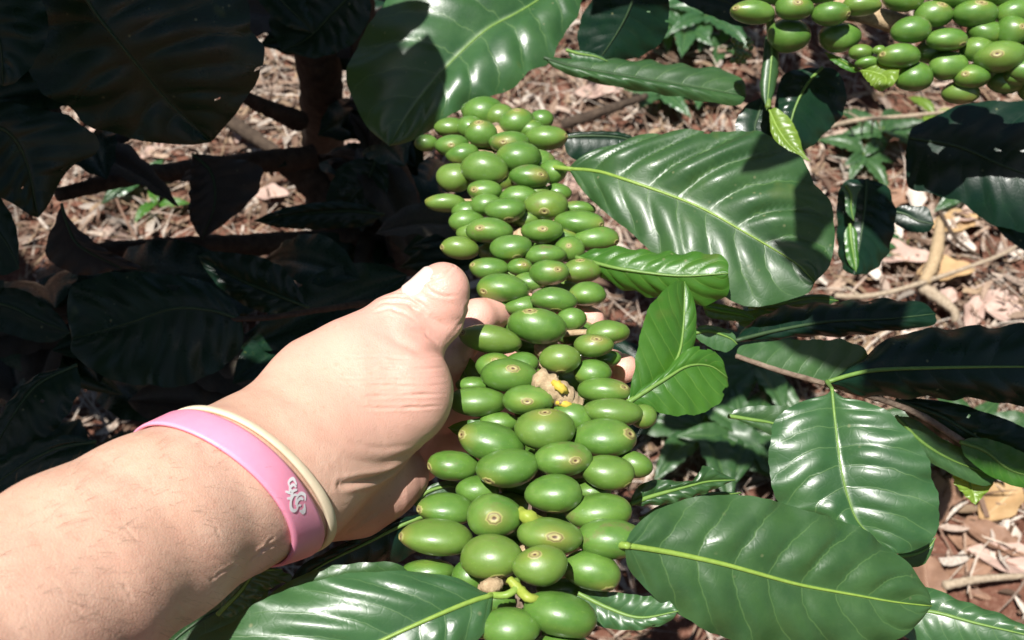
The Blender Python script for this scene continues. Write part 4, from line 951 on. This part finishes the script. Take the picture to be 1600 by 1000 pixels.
CRS = [([(530,757),(565,751),(600,743),(625,728),(648,705)], .0020, .0013), ([(535,715),(570,722),(600,722),(640,708),(665,685)], .0005, .0016),
       ([(545,690),(590,700),(640,695)], .00018, .0010), ([(592,476),(612,472),(640,478),(662,492)], .0009, .0009), ([(600,466),(622,463),(648,470),(668,484)], .0007, .0008), ([(586,488),(606,484),(630,490),(650,502)], .0006, .0008), ([(612,458),(632,458),(652,464)], .0004, .0007), ([(640,512),(662,520),(684,536)], .0006, .0012), ([(600,520),(640,545),(690,552)], .0007, .0022), ([(668,452),(690,462),(715,462)], .0003, .0007),
       ([(644,446),(668,440),(692,432),(706,420)], .0006, .0007), ([(706,420),(712,410),(705,402)], .0004, .0006), ([(735,470),(722,500),(700,530)], .0004, .001),
       ([(530,840),(560,818),(600,790)], .0004, .001), ([(400,870),(415,855),(432,850)], .0006, .0008), ([(385,880),(405,860),(425,842)], .0005, .0007),
       ([(330,905),(350,890),(372,880)], .0004, .0006)]
for y in (560, 577, 592, 603, 618, 636):
    CRS.append(([(520+rng.uniform(0, 50), y+rng.uniform(-3, 3)), (590, y+rng.uniform(-2, 2)), (650, y+rng.uniform(-2, 2)), (700-abs(y-600)*.3, y-2)], rng.uniform(.00026, .00048), .0006))
for k in range(7):
    x, y = rng.uniform(60, 400), rng.uniform(700, 960); a = rng.uniform(-.9, -.3)+1.6; l = rng.uniform(15, 45)
    CRS.append(([(x, y), (x+math.cos(a)*l*.5+2, y+math.sin(a)*l*.5), (x+math.cos(a)*l, y+math.sin(a)*l)], .00014, .0006))
for q in CRS: crease(*q)

def mat_skin():
    m = N('skin'); oc = m.n('ShaderNodeTexCoord').outputs['Object']
    n1 = m.noise(oc, 38, 4, .6); n2 = m.noise(oc, 420, 4, .65); n3 = m.noise(oc, 110, 3, .6)
    pk = m.n('ShaderNodeAttribute', attribute_name='pink').outputs['Fac']
    c = m.ramp(n1, [(.3, (.58, .355, .255)), (.7, (.66, .425, .315))])
    c = m.mix(m.rng(n3, .42, .68, 0, .45), c, (.54, .29, .21, 1))
    c = m.mix(m.math('MULTIPLY', pk, .8), c, m.mix(n3, (.56, .27, .215, 1), (.69, .40, .33, 1)))
    c = m.mix(m.rng(n2, .58, .72, 0, .4), c, (.44, .24, .16, 1))
    vo = m.n('ShaderNodeTexVoronoi', feature='DISTANCE_TO_EDGE'); vo.inputs['Scale'].default_value = 900; m.l(oc, vo.inputs['Vector'])
    h = m.math('ADD', m.math('MULTIPLY', m.rng(vo.outputs['Distance'], 0, .15, 0, 1), .6), n2)
    wv = m.n('ShaderNodeTexWave', wave_type='BANDS', bands_direction='DIAGONAL'); wv.inputs['Scale'].default_value = 75; wv.inputs['Distortion'].default_value = 9; wv.inputs['Detail'].default_value = 3
    m.l(oc, wv.inputs['Vector']); h = m.math('ADD', h, m.math('MULTIPLY', wv.outputs['Fac'], .5))
    b = m.bsdf(c, .43, Specular_IOR_Level=.5, Subsurface_Weight=.18, Subsurface_Scale=.005, Normal=m.bump(h, .27, .0005))
    b.inputs['Subsurface Radius'].default_value = (1, .35, .2)
    m.l(b.outputs[0], m.out.inputs[0]); return m.m
M['skin'] = mat_skin()
# pinker towards palm and fingers
w0 = P(430, 735, .43); w1 = P(640, 600, .46); pk = np.clip(((HV-w0)@(w1-w0))/((w1-w0)@(w1-w0)), 0, 1)
hand = mesh_obj('hand_and_forearm', HV, [tuple(int(v) for v in q) for q in HF], M['skin'], person, origin=P(430, 735, .43), attrs={'pink': pk})

# thumbnail, lying on the skin
def march(o, dr, t0=.05, off=0.0):
    """from outside towards the surface along -dr: returns point with sdf = off"""
    n = len(o); lo_ = np.zeros(n); hi_ = np.full(n, t0)
    for _ in range(26):
        mid = (lo_+hi_)/2; v = body_sdf(o+dr*mid[:, None])-off; lo_ = np.where(v < 0, mid, lo_); hi_ = np.where(v < 0, hi_, mid)
    return o+dr*((lo_+hi_)/2)[:, None]
m = simple('nail', (.66, .50, .44), (.76, .62, .56), 120, .25, .1, .0003, spec=.5, Coat_Weight=.3)
tc = P(690, 452, .469)
ax = norm(P(697, 440, .469)-P(650, 498, .470)); no = norm(-RT*.62+UP*.62+BK*.50); no = norm(no-ax*(no@ax)); sd = np.cross(ax, no)
V = []; nn = 17; mmn = 13
for i in range(nn):
    for j in range(mmn):
        a = (i/(nn-1)*2-1); b = (j/(mmn-1)*2-1)
        e = (1-abs(a)**3.2)**.5 if abs(a) < 1 else 0
        V.append(tc + ax*(-.0030+a*.0078) + sd*(b*.0062*(.25+.75*e)))
V = np.array(V); dirs = np.tile(no, (len(V), 1))
NVt = march(V, dirs, .03, 0.0); edge = np.array([max(abs(i/(nn-1)*2-1), abs(j/(mmn-1)*2-1)) for i in range(nn) for j in range(mmn)])
NVt = NVt + no*(.0009-.0013*np.clip((edge-.8)/.2, 0, 1))[:, None]
mesh_obj('thumbnail', NVt, [(i*mmn+j, i*mmn+j+1, (i+1)*mmn+j+1, (i+1)*mmn+j) for i in range(nn-1) for j in range(mmn-1)], m, hand)

# hairs of the forearm
nrm = norm(grad(body_sdf, HV)); fa = norm(P(430, 735, .43)-P(120, 882, .355))
cand = np.where(((HV-P(330, 770, .40))@fa < .0) & (((HV-P(120, 760, .36))@UP) > -.06))[0]
hv = []; hf = []
for i in rng.choice(cand, 900):
    p = HV[i]; n0 = nrm[i]; t = norm(fa*.7+n0*.40-UP*.3+rng.normal(0, .16, 3)); l = rng.uniform(.003, .0085); s = norm(np.cross(t, n0))*.00003
    c1 = p+t*l*.5+n0*l*.1; c2 = p+t*l-n0*l*.12; b = len(hv)
    hv += [p-s, p+s, c1-s*.8, c1+s*.8, c2]; hf += [(b, b+1, b+3, b+2), (b+2, b+3, b+4)]
hm = simple('arm_hair', (.04, .022, .012), (.07, .04, .02), 50, .5)
ho = mesh_obj('arm_hair', hv, hf, hm, hand, smooth=False); ho['kind'] = 'stuff'

# bands -------------------------------------------------------------------
BC = P(352, 762, .408)
e_maj = norm(P(478, 862, .413)-P(226, 668, .403))
nb = norm(RT*.46+UP*.60+FW*.66); nb = norm(nb-e_maj*(nb@e_maj)); e_min = np.cross(nb, e_maj)
if (e_min@BK) < 0: e_min = -e_min
def ring_pt(th, s, off):
    """surface point of the wrist in direction th of the ring plane shifted s along the arm"""
    th = np.atleast_1d(th); s = np.broadcast_to(s, th.shape); off = np.broadcast_to(off, th.shape)
    o = BC+nb*s[:, None]; dr = np.cos(th)[:, None]*e_maj+np.sin(th)[:, None]*e_min
    # centre the ring on the arm axis
    lo_ = np.full(len(th), .006); hi_ = np.full(len(th), .075)
    for _ in range(24):
        mid = (lo_+hi_)/2; v = body_sdf(o+dr*mid[:, None]); lo_ = np.where(v < 0, mid, lo_); hi_ = np.where(v < 0, hi_, mid)
    return o+dr*((lo_+hi_)/2+off)[:, None]
def smooth_ring(r, k):
    for _ in range(k): r = .5*r+.25*(np.roll(r, 1, 0)+np.roll(r, -1, 0))
    return r
def band(name, s0, s1, off, thick, matn, nth=160, label='', cat='', shift=lambda th: 0*th):
    th = np.linspace(0, 2*math.pi, nth, endpoint=False)
    prof = [(0, 0), (.02, .75), (.12, 1), (.5, 1.04), (.88, 1), (.98, .75), (1, 0), (.5, -.02)]
    rings = []
    for (a, b) in prof:
        s = s0+(s1-s0)*a+shift(th)
        r0 = smooth_ring(ring_pt(th, s, 0), 14)
        dr = np.cos(th)[:, None]*e_maj+np.sin(th)[:, None]*e_min
        rings.append(r0+dr*(off+thick*b))
    V = np.concatenate(rings); F = []; K = len(prof)
    for a in range(K):
        for i in range(nth):
            F.append((a*nth+i, a*nth+(i+1) % nth, ((a+1) % K)*nth+(i+1) % nth, ((a+1) % K)*nth+i))
    o = mesh_obj(name, V, F, M[matn], origin=BC); tag(o, label, cat); return o
M['pink'] = simple('pink_silicone', (.80, .27, .40), (.86, .33, .46), 40, .45, .05, .0003, spec=.5, Subsurface_Weight=.15, Subsurface_Scale=.003)
M['cream'] = simple('cream_rubber', (.66, .55, .38), (.74, .63, .45), 200, .5, .15, .0004, spec=.4)
M['ink'] = simple('white_print', (.88, .85, .86), (.92, .89, .90), 200, .5, .05, .0002)
BS0, BS1 = -.0075, .0058
wb = band('wristband', BS0, BS1, .0008, .0016, 'pink', label='pink silicone wristband with white print round the wrist', cat='wristband')
band('rubber_band', .0069, .0103, .0004, .0015, 'cream', label='thin cream rubber band beside the pink wristband', cat='rubber band', shift=lambda th: .0014*np.sin(th+.6))
# white print: A U R letters and a swirl
def ink(strokes, th0, sc, wid):
    allV = []; allF = []
    for st in strokes:
        p = spline([(x, y, 0) for x, y in st], 26)[:, :2]
        tg = norm(np.gradient(p, axis=0)); nn_ = np.stack([-tg[:, 1], tg[:, 0]], 1)
        w = wid*(.35+.65*np.sin(np.linspace(.25, math.pi-.25, 26)))
        for sgn in (-1, 1):
            q = p+nn_*w[:, None]*sgn
            th = th0+q[:, 0]*sc; s = (BS0+BS1)/2+q[:, 1]*.0052
            base = ring_pt(np.atleast_1d(th), s, 0)
            dr = np.cos(th)[:, None]*e_maj+np.sin(th)[:, None]*e_min
            allV.append((base+dr*.00251, len(p)))
        b = sum(len(v) for v, _ in allV[:-2])
        allF += [(b+i, b+i+1, b+26+i+1, b+26+i) for i in range(25)]
    return np.concatenate([v for v, _ in allV]), allF
# x runs round the wrist (towards the lower side = negative), y across the band
st = [[(-.9, -.2), (-1.5, .1), (-.9, .4)], [(-1.2, -.1), (-1.2, .3)],
      [(-.8, .6), (-.4, .8), (.1, .55), (.2, .1), (-.1, -.3)], [(-.7, .1), (-.45, -.1), (-.5, -.5), (.0, -.75), (.5, -.5), (.6, .0), (.2, .3)],
      [(-.55, .5), (-.2, .35), (-.1, .0), (-.35, -.3)], [(.6, .5), (.9, .1), (.7, -.3), (1.0, -.6)], [(.8, .55), (1.2, .45), (1.3, .05), (.95, -.05), (1.5, -.4)], [(.9, .7), (1.5, .75), (1.7, .3), (1.4, .1)]]
V, F = ink(st, .92, .13, .13)
mesh_obj('printed_emblem', V, F, M['ink'], wb)

# ================================================================== prune the added light-blocking leaves where the sun comes through
bpy.context.view_layer.update()
def prune(pts):
    for rnd in range(6):
        dg = bpy.context.evaluated_depsgraph_get(); kill = set()
        for (x, y) in pts:
            dr = Vector(norm(P(x, y, 1)-CAM)); h, p, _, _, hit, _ = S.ray_cast(dg, Vector(CAM), dr)
            if not h: continue
            root = hit
            while root.parent: root = root.parent
            if root == tr or 'shade_toned_leaf' in [m_.name for m_ in hit.data.materials] or hit.data.materials[0].name == 'dark_midrib': continue
            p = p+Vector(SUN)*.002
            for k in range(6):
                h, p, _, _, ob, _ = S.ray_cast(dg, p, Vector(SUN))
                if not h: break
                if ob.name in LIGHT_BLOCKERS: kill.add(ob.name)
                p = p+Vector(SUN)*.002
        if not kill: break
        for n in kill:
            LIGHT_BLOCKERS.discard(n); bpy.data.objects.remove(bpy.data.objects[n])
        bpy.context.view_layer.update()
PX = [(x, y) for x in range(690, 890, 28) for y in range(8, 130, 24) if y < 150-(x-690)*.0 and x > 640+(y*.55)]
PX += [(x, y) for x in range(1150, 1600, 25) for y in (5, 20)] + [(x, y) for x in range(1400, 1600, 25) for y in (40, 60, 80)]
PX += [(x, y) for x in range(390, 460, 16) for y in range(100, 235, 22)] + [(x, 240) for x in (255, 275, 295)] + [(x, y) for x in range(170, 500, 30) for y in (310, 340, 365)]
PX += [(30, 330), (60, 345), (80, 400), (420, 290), (460, 300)]
PX += [(x, y) for x in range(1310, 1600, 24) for y in range(380, 520, 22)] + [(x, y) for x in range(1300, 1410, 22) for y in range(215, 290, 18)]
PX += [(x, y) for x in range(1450, 1600, 24) for y in range(790, 960, 24)] + [(x, y) for x in range(860, 1160, 40) for y in (130, 155, 175, 200)]
PX += [(x, y) for x in range(900, 1180, 35) for y in range(230, 470, 30)] + [(x, y) for x in range(700, 1450, 40) for y in range(180, 990, 45) if not (1000 < x and y < 620)]
PX += [(x, y) for x in range(0, 740, 50) for y in range(430, 990, 40) if y > 760-x*.62] + [(1225, 210), (1240, 230), (1370, 110), (1390, 120), (1520, 760), (1200, 570)]
prune(PX)
